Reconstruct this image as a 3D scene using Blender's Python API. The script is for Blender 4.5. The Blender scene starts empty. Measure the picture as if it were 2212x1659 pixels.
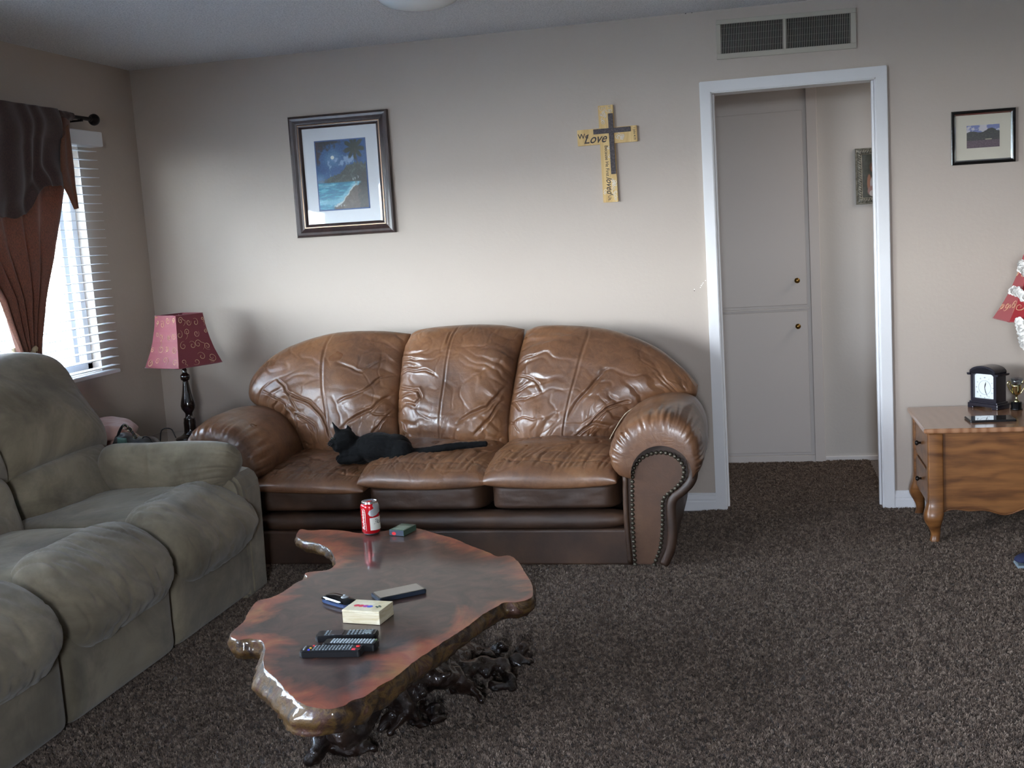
import bpy, bmesh, math, random
import numpy as np
from mathutils import Vector, Matrix, Euler
from mathutils.geometry import delaunay_2d_cdt
random.seed(3)
SC = bpy.context.scene
COL = SC.collection
PI = math.pi

# ------------------------------------------------------------------ camera
FPX, RX, RO, RZ = 2454.12, 1.4374, -0.064, 0.2209
CAM = Vector((3.2506, -5.6671, 1.4559))
CR = Matrix.Rotation(RZ, 3, 'Z') @ Matrix.Rotation(RX, 3, 'X') @ Matrix.Rotation(RO, 3, 'Z')
cd = bpy.data.cameras.new('camera'); cam = bpy.data.objects.new('camera', cd); COL.objects.link(cam)
cd.sensor_width = 36; cd.lens = FPX/2212*36; cd.clip_start = .05; cd.clip_end = 200
cam.matrix_world = Matrix.Translation(CAM) @ CR.to_4x4()
SC.camera = cam

# ------------------------------------------------------------------ view + world + light
SC.view_settings.view_transform = 'Standard'; SC.view_settings.look = 'None'
SC.view_settings.gamma = 1; SC.view_settings.use_curve_mapping = False
SC.view_settings.exposure = 0.12
SKY = 82.0
W = bpy.data.worlds.new('world'); SC.world = W; W.use_nodes = True
nt = W.node_tree; nt.nodes.clear()
o = nt.nodes.new('ShaderNodeOutputWorld'); b = nt.nodes.new('ShaderNodeBackground')
tc = nt.nodes.new('ShaderNodeTexCoord'); sp = nt.nodes.new('ShaderNodeSeparateXYZ'); rp = nt.nodes.new('ShaderNodeValToRGB')
nt.links.new(tc.outputs['Generated'], sp.inputs[0]); nt.links.new(sp.outputs['Z'], rp.inputs[0])
rp.color_ramp.elements[0].position = 0.0; rp.color_ramp.elements[0].color = (.90, .945, 1, 1)
rp.color_ramp.elements[1].position = .8; rp.color_ramp.elements[1].color = (.48, .66, 1, 1)
nt.links.new(rp.outputs[0], b.inputs[0]); b.inputs[1].default_value = SKY; nt.links.new(b.outputs[0], o.inputs[0])
def light(name, kind, energy, color=(1, 1, 1), **k):
    l = bpy.data.lights.new(name, kind); l.energy = energy; l.color = color
    ob = bpy.data.objects.new(name, l); COL.objects.link(ob)
    for a, v in k.items(): setattr(l, a, v)
    return ob
sun = light('sun', 'SUN', 10, (1, .93, .82), angle=.01)
sun.rotation_euler = Vector((-.55, -.25, -.8)).to_track_quat('-Z', 'Y').to_euler()
def aim(ob, loc, d): ob.location = loc; ob.rotation_euler = Vector(d).to_track_quat('-Z', 'Y').to_euler()
p1 = light('window_portal', 'AREA', 1, shape='RECTANGLE', size=1.1, size_y=2.5); p1.data.cycles.is_portal = True
p1.location = (-.135, -1.78, 1.45); p1.rotation_euler = (0, -PI/2, 0)
p3 = light('added_side_window_portal', 'AREA', 1, shape='RECTANGLE', size=1.1, size_y=2.0); p3.data.cycles.is_portal = True  # sampling guide for the added side window
p3.location = (-.135, -5.0, 1.45); p3.rotation_euler = (0, -PI/2, 0)
p2 = light('added_rear_window_portal', 'AREA', 1, shape='RECTANGLE', size=.6, size_y=1.1); p2.data.cycles.is_portal = True  # sampling guide for the added rear window
p2.location = (3.35, -7.33, 1.45); p2.rotation_euler = (PI/2, 0, 0)
hl = light('hall_fill_light', 'AREA', 13, (1, .92, .84), shape='RECTANGLE', size=.9, size_y=.6)  # unseen fill lamp added to brighten the hall, no real fixture
hl.location = (4.9, .62, 2.17)
try: SC.cycles.max_bounces = 8; SC.cycles.diffuse_bounces = 5; SC.cycles.sample_clamp_indirect = 8; SC.cycles.caustics_reflective = False; SC.cycles.caustics_refractive = False
except Exception: pass

# ------------------------------------------------------------------ projection helpers (photo pixel -> point on a real plane)
def at(u, v, ax, val):
    d = CR @ Vector(((u-1106)/FPX, -(v-829.5)/FPX, -1)); i = 'xyz'.index(ax)
    return CAM + d*((val-CAM[i])/d[i])
def atp(u, v, p0, n):
    d = CR @ Vector(((u-1106)/FPX, -(v-829.5)/FPX, -1)); n = Vector(n)
    return CAM + d*(((Vector(p0)-CAM).dot(n))/d.dot(n))

# ------------------------------------------------------------------ numpy noise
_r = np.random.RandomState(7); PERM = np.concatenate([_r.permutation(256)]*3)
def _g(h, x, y, z):
    h = h & 15; u = np.where(h < 8, x, y); v = np.where(h < 4, y, np.where((h == 12) | (h == 14), x, z))
    return np.where(h & 1, -u, u)+np.where(h & 2, -v, v)
def perlin(x, y, z=0.):
    x, y, z = np.broadcast_arrays(np.asarray(x, float), np.asarray(y, float), np.asarray(z, float))
    xi, yi, zi = np.floor(x).astype(int), np.floor(y).astype(int), np.floor(z).astype(int)
    xf, yf, zf = x-xi, y-yi, z-zi; xi &= 255; yi &= 255; zi &= 255
    f = lambda t: t*t*t*(t*(t*6-15)+10); u, v, w = f(xf), f(yf), f(zf)
    A = PERM[xi]+yi; B = PERM[xi+1]+yi
    AA, AB, BA, BB = PERM[A]+zi, PERM[A+1]+zi, PERM[B]+zi, PERM[B+1]+zi
    L = lambda a, b, t: a+t*(b-a)
    return L(L(L(_g(PERM[AA], xf, yf, zf), _g(PERM[BA], xf-1, yf, zf), u), L(_g(PERM[AB], xf, yf-1, zf), _g(PERM[BB], xf-1, yf-1, zf), u), v),
             L(L(_g(PERM[AA+1], xf, yf, zf-1), _g(PERM[BA+1], xf-1, yf, zf-1), u), L(_g(PERM[AB+1], xf, yf-1, zf-1), _g(PERM[BB+1], xf-1, yf-1, zf-1), u), v), w)
def fbm(x, y, z=0., o=4):
    s = 0; a = 1
    for i in range(o): s = s+a*perlin(x*2**i+i*17.3, y*2**i+i*5.1, z*2**i if not np.isscalar(z) else z+i*3.7); a *= .5
    return s
def smooth(a, b, x): t = np.clip((x-a)/(b-a), 0, 1); return t*t*(3-2*t)

# ------------------------------------------------------------------ object helpers
def tag(o, label=None, cat=None, group=None, kind=None):
    if label: o['label'] = label
    if cat: o['category'] = cat
    if group: o['group'] = group
    if kind: o['kind'] = kind
    return o
def link(name, me, m=None, parent=None, smooth=False, **k):
    if m is not None and len(me.materials) == 0:
        for q in (m if isinstance(m, (list, tuple)) else [m]): me.materials.append(q)
    if smooth: me.polygons.foreach_set('use_smooth', [True]*len(me.polygons))
    ob = bpy.data.objects.new(name, me); COL.objects.link(ob)
    if parent is not None:
        ob.parent = parent
        if not parent.get('_local'): ob.matrix_parent_inverse = parent.matrix_basis.inverted()
    return tag(ob, **k)
def thing(name, loc, label, cat, group=None, rot=0, local=False, kind=None, mat=None):
    e = bpy.data.objects.new(name, None); COL.objects.link(e); e.empty_display_size = .05
    e.matrix_basis = mat if mat is not None else Matrix.Translation(Vector(loc)) @ Matrix.Rotation(rot, 4, 'Z')
    if local: e['_local'] = 1
    return tag(e, label, cat, group, kind)
def pymesh(v, f, name='m'):
    me = bpy.data.meshes.new(name)
    me.from_pydata([tuple(p) for p in v], [], [tuple(int(i) for i in q) for q in f]); me.update(); return me
def bm_me(bm, name='m'):
    bmesh.ops.recalc_face_normals(bm, faces=bm.faces)
    me = bpy.data.meshes.new(name); bm.to_mesh(me); bm.free(); return me
def abox(bm, lo, hi, bev=0, seg=2, M=None):
    lo, hi = Vector(lo), Vector(hi); c = (lo+hi)/2; s = hi-lo
    t = bmesh.new(); bmesh.ops.create_cube(t, size=1, matrix=Matrix.Translation(c) @ Matrix.Diagonal((abs(s.x), abs(s.y), abs(s.z), 1)))
    if bev: bmesh.ops.bevel(t, geom=list(t.edges), offset=bev, segments=seg, profile=.5, affect='EDGES')
    if M is not None: bmesh.ops.transform(t, matrix=M, verts=t.verts)
    me = bpy.data.meshes.new('t'); t.to_mesh(me); t.free(); bm.from_mesh(me); bpy.data.meshes.remove(me)
def boxes(name, lst, m, parent=None, bev=0, seg=2, M=None, **k):
    bm = bmesh.new()
    for lo, hi in lst: abox(bm, lo, hi, bev, seg, M)
    return link(name, bm_me(bm, name), m, parent, **k)
def box(name, lo, hi, m, parent=None, bev=0, seg=2, M=None, **k): return boxes(name, [(lo, hi)], m, parent, bev, seg, M, **k)
def lathe_v(prof, n=32, axis=(0, 0, 1), c=(0, 0, 0), cap=True):
    v = []; f = []
    for r, z in prof:
        for i in range(n): a = 2*PI*i/n; v.append(Vector(c)+Vector((r*math.cos(a), r*math.sin(a), z)))
    for k in range(len(prof)-1):
        for i in range(n): j = (i+1) % n; f.append((k*n+i, k*n+j, (k+1)*n+j, (k+1)*n+i))
    if cap: f.append(tuple(range(n))[::-1]); f.append(tuple((len(prof)-1)*n+i for i in range(n)))
    return v, f
def lathe(name, prof, m, parent=None, n=32, c=(0, 0, 0), M=None, cap=True, sm=True, **k):
    v, f = lathe_v(prof, n, c=c, cap=cap)
    if M is not None: v = [M @ p for p in v]
    me = pymesh(v, f, name); o = link(name, me, m, parent, sm, **k)
    return o
def catmull(P, n, closed=False):
    P = [Vector(p) for p in P]; out = []; m = len(P); segs = m if closed else m-1
    for i in range(segs):
        a = P[(i-1) % m] if closed or i > 0 else P[0]*2-P[1]; b = P[i]; c = P[(i+1) % m]
        d = P[(i+2) % m] if closed or i+2 < m else P[-1]*2-P[-2]
        for k in range(n):
            t = k/n; out.append(.5*((2*b)+(c-a)*t+(2*a-5*b+4*c-d)*t*t+(3*b-a-3*c+d)*t**3))
    if not closed: out.append(P[-1].copy())
    return out
def resample(P, n, closed=False):
    A = np.array([tuple(p) for p in P]);
    if closed: A = np.vstack([A, A[:1]])
    d = np.r_[0, np.cumsum(np.linalg.norm(np.diff(A, axis=0), axis=1))]; t = np.linspace(0, d[-1], n+1 if closed else n)
    R = np.stack([np.interp(t, d, A[:, i]) for i in range(A.shape[1])], 1)
    return R[:-1] if closed else R
def tube_vf(P, r, n=10, cap=True):
    P = [Vector(p) for p in P]; R = r if hasattr(r, '__len__') else [r]*len(P); v = []; f = []; up = None
    for i, p in enumerate(P):
        t = (P[min(i+1, len(P)-1)]-P[max(i-1, 0)]).normalized()
        if up is None: up = t.orthogonal().normalized()
        up = (up-t*up.dot(t)).normalized(); s = t.cross(up)
        for k in range(n): a = 2*PI*k/n; v.append(p+(up*math.cos(a)+s*math.sin(a))*R[i])
    for i in range(len(P)-1):
        for k in range(n): j = (k+1) % n; f.append((i*n+k, i*n+j, (i+1)*n+j, (i+1)*n+k))
    if cap: f.append(tuple(range(n))[::-1]); f.append(tuple((len(P)-1)*n+k for k in range(n)))
    return v, f
def tubes(name, lst, m, parent=None, n=10, **k):
    V = []; F = []
    for P, r in lst:
        v, f = tube_vf(P, r, n); b = len(V); V += v; F += [tuple(i+b for i in q) for q in f]
    return link(name, pymesh(V, F, name), m, parent, True, **k)
def prism(name, poly, m, parent=None, t=.01, T=None, bev=0, **k):
    """poly: list of (a,b); extruded by t along local z, placed by T"""
    bm = bmesh.new(); vs = [bm.verts.new((x, y, 0)) for x, y in poly]; fa = bm.faces.new(vs)
    r = bmesh.ops.extrude_face_region(bm, geom=[fa]); bmesh.ops.translate(bm, vec=(0, 0, t), verts=[e for e in r['geom'] if isinstance(e, bmesh.types.BMVert)])
    if bev: bmesh.ops.bevel(bm, geom=[e for e in bm.edges if e.calc_face_angle(0) > .6], offset=bev, segments=2, affect='EDGES')
    if T is not None: bmesh.ops.transform(bm, matrix=T, verts=bm.verts)
    return link(name, bm_me(bm, name), m, parent, **k)
def frame4(ox, oy, oz=None): pass

def grid_normals(P):
    du = np.gradient(P, axis=0); dv = np.gradient(P, axis=1); n = np.cross(du, dv); l = np.linalg.norm(n, axis=2, keepdims=True)
    return n/np.maximum(l, 1e-9)
def gridmesh(P, closed_u=False, name='g', flip=False):
    nu, nv = P.shape[:2]; idx = np.arange(nu*nv).reshape(nu, nv)
    if closed_u: idx = np.vstack([idx, idx[:1]])
    a, b, c, d = idx[:-1, :-1], idx[1:, :-1], idx[1:, 1:], idx[:-1, 1:]
    F = np.stack([a, b, c, d] if not flip else [a, d, c, b], -1).reshape(-1, 4)
    return P.reshape(-1, 3), F
def npmesh(V, F, name='m'):
    me = bpy.data.meshes.new(name); V = np.asarray(V, float); F = np.asarray(F)
    me.vertices.add(len(V)); me.vertices.foreach_set('co', V.ravel())
    me.loops.add(F.size); me.loops.foreach_set('vertex_index', F.ravel().astype(np.int32))
    me.polygons.add(len(F)); me.polygons.foreach_set('loop_start', np.arange(len(F), dtype=np.int32)*F.shape[1])
    me.update(calc_edges=True); me.validate(); return me
def cushion(name, T, B, L, R, n, hf, hb, m, parent=None, nu=120, nv=100, p=3., q=2.2, disp=None, spl=True, bdisp=None, **k):
    """pillow between four edge curves (T,B left->right; L,R top->bottom), puffed by hf along n and hb behind"""
    if spl: T, B, L, R = [catmull(c, 10) if len(c) > 2 else c for c in (T, B, L, R)]
    s = np.linspace(0, 1, nu); U = .45*s+.55*(1-np.cos(PI*s))/2; s = np.linspace(0, 1, nv); V = .45*s+.55*(1-np.cos(PI*s))/2
    def ev(C, t):
        A = np.array([tuple(x) for x in C]); d = np.r_[0, np.cumsum(np.linalg.norm(np.diff(A, axis=0), axis=1))]; d /= d[-1]
        return np.stack([np.interp(t, d, A[:, i]) for i in range(3)], 1)
    t, bb, l, r = ev(T, U), ev(B, U), ev(L, V), ev(R, V)
    u = U[:, None, None]; v = V[None, :, None]
    P = (1-v)*t[:, None]+v*bb[:, None]+(1-u)*l[None]+u*r[None]-((1-u)*(1-v)*t[0]+u*(1-v)*t[-1]+(1-u)*v*bb[0]+u*v*bb[-1])
    S = lambda x: np.maximum(0, 1-np.abs(2*x-1)**p)**(1/q)
    n = np.array(tuple(Vector(n).normalized())); h = (S(U)[:, None]*S(V)[None])[..., None]
    F = P+n*hf*h
    UU, VV = np.meshgrid(U, V, indexing='ij')
    if disp is not None:
        N = grid_normals(F); N *= np.sign((N*n).sum(-1).mean() or 1)
        e = np.minimum(1, 12*np.minimum(np.minimum(UU, 1-UU), np.minimum(VV, 1-VV)))
        F = F+N*(disp(UU, VV, F)*e)[..., None]
    Bk = P-n*hb*h
    v1, f1 = gridmesh(F); N1 = grid_normals(F)
    fl = (N1*n).sum(-1).mean() < 0
    v1, f1 = gridmesh(F, flip=fl); v2, f2 = gridmesh(Bk, flip=not fl)
    mp = np.arange(nu*nv)+nu*nv; gi = np.arange(nu*nv).reshape(nu, nv)
    bord = np.zeros((nu, nv), bool); bord[0] = bord[-1] = True; bord[:, 0] = bord[:, -1] = True
    mp[gi[bord]] = gi[bord]
    me = npmesh(np.vstack([v1, v2]), np.vstack([f1, mp[f2]]), name)
    bm = bmesh.new(); bm.from_mesh(me); loose = [x for x in bm.verts if not x.link_faces]; bmesh.ops.delete(bm, geom=loose, context='VERTS'); bm.to_mesh(me); bm.free()
    return link(name, me, m, parent, True, **k)
def text(name, s, size, m, parent=None, T=None, depth=.0006, shear=0., sx=1., bend=None, align='CENTER', **k):
    c = bpy.data.curves.new('t', 'FONT'); c.body = s; c.size = size; c.extrude = depth; c.shear = shear; c.align_x = align; c.align_y = 'CENTER'; c.resolution_u = 3; c.offset = size*.012
    o = bpy.data.objects.new('t', c); COL.objects.link(o); dg = bpy.context.evaluated_depsgraph_get(); dg.update()
    me = bpy.data.meshes.new_from_object(o.evaluated_get(dg)); bpy.data.objects.remove(o)
    if sx != 1: me.transform(Matrix.Diagonal((sx, 1, 1, 1)))
    if bend:
        for v in me.vertices: v.co = bend(v.co)
    if T is not None: me.transform(T)
    me.materials.clear(); return link(name, me, m, parent, **k)
def blob(name, parts, m, parent=None, vox=.005, smooth_it=6, noise=None, **k):
    """one continuous surface from overlapping ellipsoids / capsules / cones (voxel remesh)"""
    bm = bmesh.new()
    for q in parts:
        if q[0] == 'e':
            _, c, r, R = q; bmesh.ops.create_icosphere(bm, subdivisions=3, radius=1, matrix=Matrix.Translation(Vector(c)) @ R.to_4x4() @ Matrix.Diagonal((r[0], r[1], r[2], 1)))
        elif q[0] == 'c':
            v, f = tube_vf(q[1], q[2], 12); vs = [bm.verts.new(p) for p in v]
            for fa in f: bm.faces.new([vs[i] for i in fa])
            for e in (0, -1): bmesh.ops.create_icosphere(bm, subdivisions=2, radius=(q[2] if not hasattr(q[2], '__len__') else q[2][e]), matrix=Matrix.Translation(Vector(q[1][e])))
    me = bm_me(bm, name); o = bpy.data.objects.new('tmp', me); COL.objects.link(o)
    md = o.modifiers.new('r', 'REMESH'); md.mode = 'VOXEL'; md.voxel_size = vox
    s = o.modifiers.new('s', 'SMOOTH'); s.factor = .6; s.iterations = smooth_it
    dg = bpy.context.evaluated_depsgraph_get(); dg.update(); out = bpy.data.meshes.new_from_object(o.evaluated_get(dg)); bpy.data.objects.remove(o)
    if noise:
        n = len(out.vertices); A = np.empty(n*3); out.vertices.foreach_get('co', A); A = A.reshape(-1, 3)
        Nn = np.empty(n*3); out.vertices.foreach_get('normal', Nn); Nn = Nn.reshape(-1, 3)
        A = A+Nn*noise(A)[:, None]; out.vertices.foreach_set('co', A.ravel()); out.update()
    return link(name, out, m, parent, True, **k)

# ------------------------------------------------------------------ materials
def srgb(r, g, b): return tuple(((c/255)/12.92 if c/255 <= .04045 else (((c/255)+.055)/1.055)**2.4) for c in (r, g, b))
class Mat:
    def __init__(s, name, col, rough=.6, metal=0, **k):
        s.m = bpy.data.materials.new(name); s.m.use_nodes = True; s.t = s.m.node_tree; s.b = s.t.nodes['Principled BSDF']
        s.b.inputs['Base Color'].default_value = (*col, 1); s.b.inputs['Roughness'].default_value = rough; s.b.inputs['Metallic'].default_value = metal
        for a, v in k.items(): s.b.inputs[a.replace('_', ' ')].default_value = v
        s.col = col
    def n(s, t, **k):
        n = s.t.nodes.new(t)
        for a, v in k.items():
            try: setattr(n, a, v)
            except Exception: n.inputs[a].default_value = v
        return n
    def l(s, a, b): s.t.links.new(a, b)
    def coord(s, scale=(1, 1, 1), rot=(0, 0, 0)):
        tc = s.n('ShaderNodeTexCoord'); mp = s.n('ShaderNodeMapping'); mp.inputs['Scale'].default_value = scale; mp.inputs['Rotation'].default_value = rot
        s.l(tc.outputs['Object'], mp.inputs[0]); return mp.outputs[0]
    def noise(s, scale, detail=4, rough=.5, dist=0, vec=None, cs=(1, 1, 1), rot=(0, 0, 0)):
        n = s.n('ShaderNodeTexNoise'); n.inputs['Scale'].default_value = scale; n.inputs['Detail'].default_value = detail
        n.inputs['Roughness'].default_value = rough; n.inputs['Distortion'].default_value = dist
        s.l(vec if vec is not None else s.coord(cs, rot), n.inputs['Vector']); return n.outputs['Fac']
    def ramp(s, fac, stops):
        r = s.n('ShaderNodeValToRGB'); e = r.color_ramp.elements
        while len(e) < len(stops): e.new(.5)
        for i, (p, c) in enumerate(stops): e[i].position = p; e[i].color = (*c, 1) if hasattr(c, '__len__') else (c, c, c, 1)
        s.l(fac, r.inputs[0]); return r.outputs[0]
    def mix(s, fac, a, b, mode='MIX'):
        m = s.n('ShaderNodeMix'); m.data_type = 'RGBA'; m.blend_type = mode
        for i, v in ((0, fac), (6, a), (7, b)):
            if hasattr(v, 'is_linked') or isinstance(v, bpy.types.NodeSocket): s.l(v, m.inputs[i])
            elif hasattr(v, '__len__'): m.inputs[i].default_value = (*v, 1)
            else: m.inputs[i].default_value = v
        return m.outputs[2]
    def base(s, sock): s.l(sock, s.b.inputs['Base Color']); return s
    def rough(s, sock): s.l(sock, s.b.inputs['Roughness']); return s
    def bump(s, hgt, strength=.3, dist=.01):
        bp = s.n('ShaderNodeBump'); bp.inputs['Strength'].default_value = strength; bp.inputs['Distance'].default_value = dist
        prev = s.b.inputs['Normal'].links[0].from_socket if s.b.inputs['Normal'].links else None
        if prev: s.l(prev, bp.inputs['Normal'])
        s.l(hgt, bp.inputs['Height']); s.l(bp.outputs[0], s.b.inputs['Normal']); return s
def simple(name, rgb, rough=.6, metal=0, **k): return Mat(name, srgb(*rgb), rough, metal, **k).m

m = Mat('wall_paint', srgb(183, 171, 160), .55); m.bump(m.noise(55, 3), .22, .004); m.bump(m.noise(9, 2), .1, .01)
m.base(m.mix(m.noise(1.3, 3), srgb(180, 167, 155), srgb(187, 175, 164))); WALL = m.m
m = Mat('ceiling_popcorn', srgb(225, 226, 228), .9); m.bump(m.noise(140, 4, .7), .9, .008); m.base(m.ramp(m.noise(150, 4, .7), [(.36, srgb(206, 209, 214)), (.55, srgb(244, 245, 248))])); CEIL = m.m
m = Mat('trim_white', srgb(226, 226, 228), .35); m.bump(m.noise(30, 2), .05, .002); TRIM = m.m
m = Mat('cabinet_white', srgb(216, 211, 208), .45); m.bump(m.noise(40, 2), .08, .002); CAB = m.m
HALL = Mat('hall_wall', srgb(205, 203, 200), .6); HALL.bump(HALL.noise(60, 3), .2, .003); HALL = HALL.m
m = Mat('carpet', srgb(100, 88, 78), .95, Sheen_Weight=.25, Sheen_Roughness=.6)
f1 = m.noise(115, 4, .75, .6); f2 = m.noise(38, 3, .6)
c1 = m.ramp(f1, [(.36, srgb(44, 35, 32)), (.46, srgb(98, 84, 76)), (.54, srgb(150, 134, 126)), (.66, srgb(212, 198, 190))])
c2 = m.mix(.25, c1, m.ramp(f2, [(.3, srgb(66, 56, 48)), (.7, srgb(128, 116, 106))])); m.base(m.mix(.22, c2, m.ramp(m.noise(2.2, 3), [(.3, srgb(82, 68, 56)), (.7, srgb(118, 108, 100))])))
m.bump(f1, 1., .02); m.bump(f2, .5, .012); CARPET = m.m
m = Mat('tan_leather', srgb(122, 76, 46), .36, Coat_Weight=.45, Coat_Roughness=.22)
w = m.noise(3.2, 5, .6); fine = m.noise(260, 3, .6); wr = m.noise(26, 5, .62, 1.2)
c = m.ramp(w, [(.3, srgb(74, 49, 35)), (.48, srgb(106, 71, 48)), (.66, srgb(128, 88, 58)), (.8, srgb(142, 106, 76))])
c = m.mix(.18, c, m.ramp(wr, [(.35, srgb(66, 44, 32)), (.62, srgb(140, 104, 74))])); m.base(c)
m.rough(m.ramp(m.noise(6, 4), [(.3, .27), (.7, .5)])); m.bump(wr, .16, .01); m.bump(fine, .1, .001); LEATH = m.m
m = Mat('dark_leather', srgb(84, 55, 38), .55, Coat_Weight=.1, Coat_Roughness=.4)
w = m.noise(4, 5, .6); m.base(m.ramp(w, [(.3, srgb(50, 35, 26)), (.55, srgb(70, 48, 34)), (.75, srgb(88, 62, 43))])); m.bump(m.noise(30, 5, .6, 1), .15, .006); m.bump(m.noise(260, 3), .08, .001); LEATHD = m.m
STITCH = simple('seam_thread', (112, 72, 46), .7)
m = Mat('taupe_suede', srgb(138, 130, 112), .95, Sheen_Weight=.22, Sheen_Roughness=.5)
c = m.ramp(m.noise(2.6, 6, .65, .6), [(.36, srgb(84, 76, 60)), (.5, srgb(114, 104, 85)), (.64, srgb(142, 131, 109))])
c = m.mix(.25, c, m.ramp(m.noise(5, 4, .6, 0, None, (1, .18, 1), (.5, 0, .2)), [(.4, srgb(92, 82, 67)), (.6, srgb(138, 128, 108))])); m.base(c)
m.bump(m.noise(320, 3), .12, .001); m.bump(m.noise(9, 4), .15, .01); SUEDE = m.m
BLK = simple('black_plastic', (18, 19, 22), .35); BLKG = simple('black_gloss', (10, 11, 13), .06)
m = Mat('dark_turned_wood', srgb(26, 17, 14), .16, Coat_Weight=1, Coat_Roughness=.08); DKW = m.m
m = Mat('bronze_rod', srgb(30, 24, 24), .4, .5); BRONZE = m.m

def pic_material(name, rough=.35):
    m = Mat(name, (1, 1, 1), rough); a = m.n('ShaderNodeAttribute'); a.attribute_name = 'col'; m.base(a.outputs['Color']); return m.m
PICM = pic_material('printed_picture')
def picture(name, w, h, fn, parent, T, nx=90, ny=110, m=None):
    """flat print: a grid of faces coloured by fn(u,v) -> srgb 0..255 arrays (u right, v up)"""
    xs = np.linspace(0, 1, nx+1); ys = np.linspace(0, 1, ny+1); X, Y = np.meshgrid(xs, ys, indexing='ij')
    P = np.stack([(X-.5)*w, (Y-.5)*h, 0*X], -1); v, f = gridmesh(P); me = npmesh(v, f, name); me.transform(T)
    U, V = np.meshgrid(xs, ys, indexing='ij'); C = fn(U, V)/255.; C = np.where(C <= .04045, C/12.92, ((C+.055)/1.055)**2.4)
    a = me.color_attributes.new('col', 'FLOAT_COLOR', 'POINT'); a.data.foreach_set('color', np.concatenate([C, np.ones_like(C[..., :1])], -1).reshape(-1))
    return link(name, me, m or PICM, parent)
def lay(C, mask, rgb):
    mask = np.clip(mask, 0, 1)[..., None]; return C*(1-mask)+np.array(rgb, float)*mask

# ================================================================== ROOM
H = 2.432
ST = dict(kind='structure')
WY0, WY1, WZ0, WZ1 = -3.02, -.56, .895, 2.0         # left window opening
box('floor', (-.14, -7.34, -.1), (6.34, 1.27, 0), CARPET, **ST)
box('ceiling', (-.14, -7.34, H), (6.34, 0, H+.1), CEIL, **ST)
boxes('wall_left', [((-.14, -7.34, 0), (0, -6.0, H)), ((-.14, -4.0, 0), (0, WY0, H)), ((-.14, -6.0, 0), (0, -4.0, .9)), ((-.14, -6.0, 2.0), (0, -4.0, H)), ((-.14, WY1, 0), (0, .12, H)), ((-.14, WY0, 0), (0, WY1, WZ0)), ((-.14, WY0, WZ1), (0, WY1, H))], WALL, **ST)
DX0, DX1, DZ = 3.044, 3.797, 2.052
boxes('wall_back', [((0, 0, 0), (DX0, .12, H)), ((DX1, 0, 0), (6.2, .12, H)), ((DX0, 0, DZ), (DX1, .12, H))], WALL, **ST)
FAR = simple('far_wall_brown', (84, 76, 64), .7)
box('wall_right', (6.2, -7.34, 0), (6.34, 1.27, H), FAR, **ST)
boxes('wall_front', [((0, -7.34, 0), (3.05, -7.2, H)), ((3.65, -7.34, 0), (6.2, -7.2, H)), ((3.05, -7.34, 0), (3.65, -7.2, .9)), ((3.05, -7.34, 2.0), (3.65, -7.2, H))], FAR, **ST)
boxes('added_rear_window', [((3.05, -7.3, .9), (3.65, -7.26, .95)), ((3.05, -7.3, 1.95), (3.65, -7.26, 2.0)), ((3.05, -7.3, .95), (3.1, -7.26, 1.95)), ((3.6, -7.3, .95), (3.65, -7.26, 1.95))], TRIM, **ST)  # unseen rear window added as daylight fill from behind the camera
boxes('added_side_window', [((-.11, -6.0, .9), (-.05, -4.0, .94)), ((-.11, -6.0, 1.96), (-.05, -4.0, 2.0)), ((-.11, -6.0, .94), (-.05, -5.95, 1.96)), ((-.11, -4.05, .94), (-.05, -4.0, 1.96)), ((-.11, -5.03, .94), (-.05, -4.97, 1.96))]+[((.012, -6.04, .93+i*.0425), (.060, -3.96, .933+i*.0425)) for i in range(26)], TRIM, **ST)  # unseen side window added for farther daylight; its slats cut steep rays
# hall behind the doorway
box('wall_hall', (1.6, 1.1345, 0), (6.2, 1.27, 2.4), HALL, **ST)
box('wall_hall_end', (1.5, .12, 0), (1.6, 1.27, 2.4), HALL, **ST)
HC = Mat('hall_ceiling', srgb(200, 198, 196), .9); HC.bump(HC.noise(120, 4, .7), .6, .006)
box('ceiling_hall', (1.5, .12, 2.2), (6.2, 1.27, 2.42), HC.m, **ST)
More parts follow.
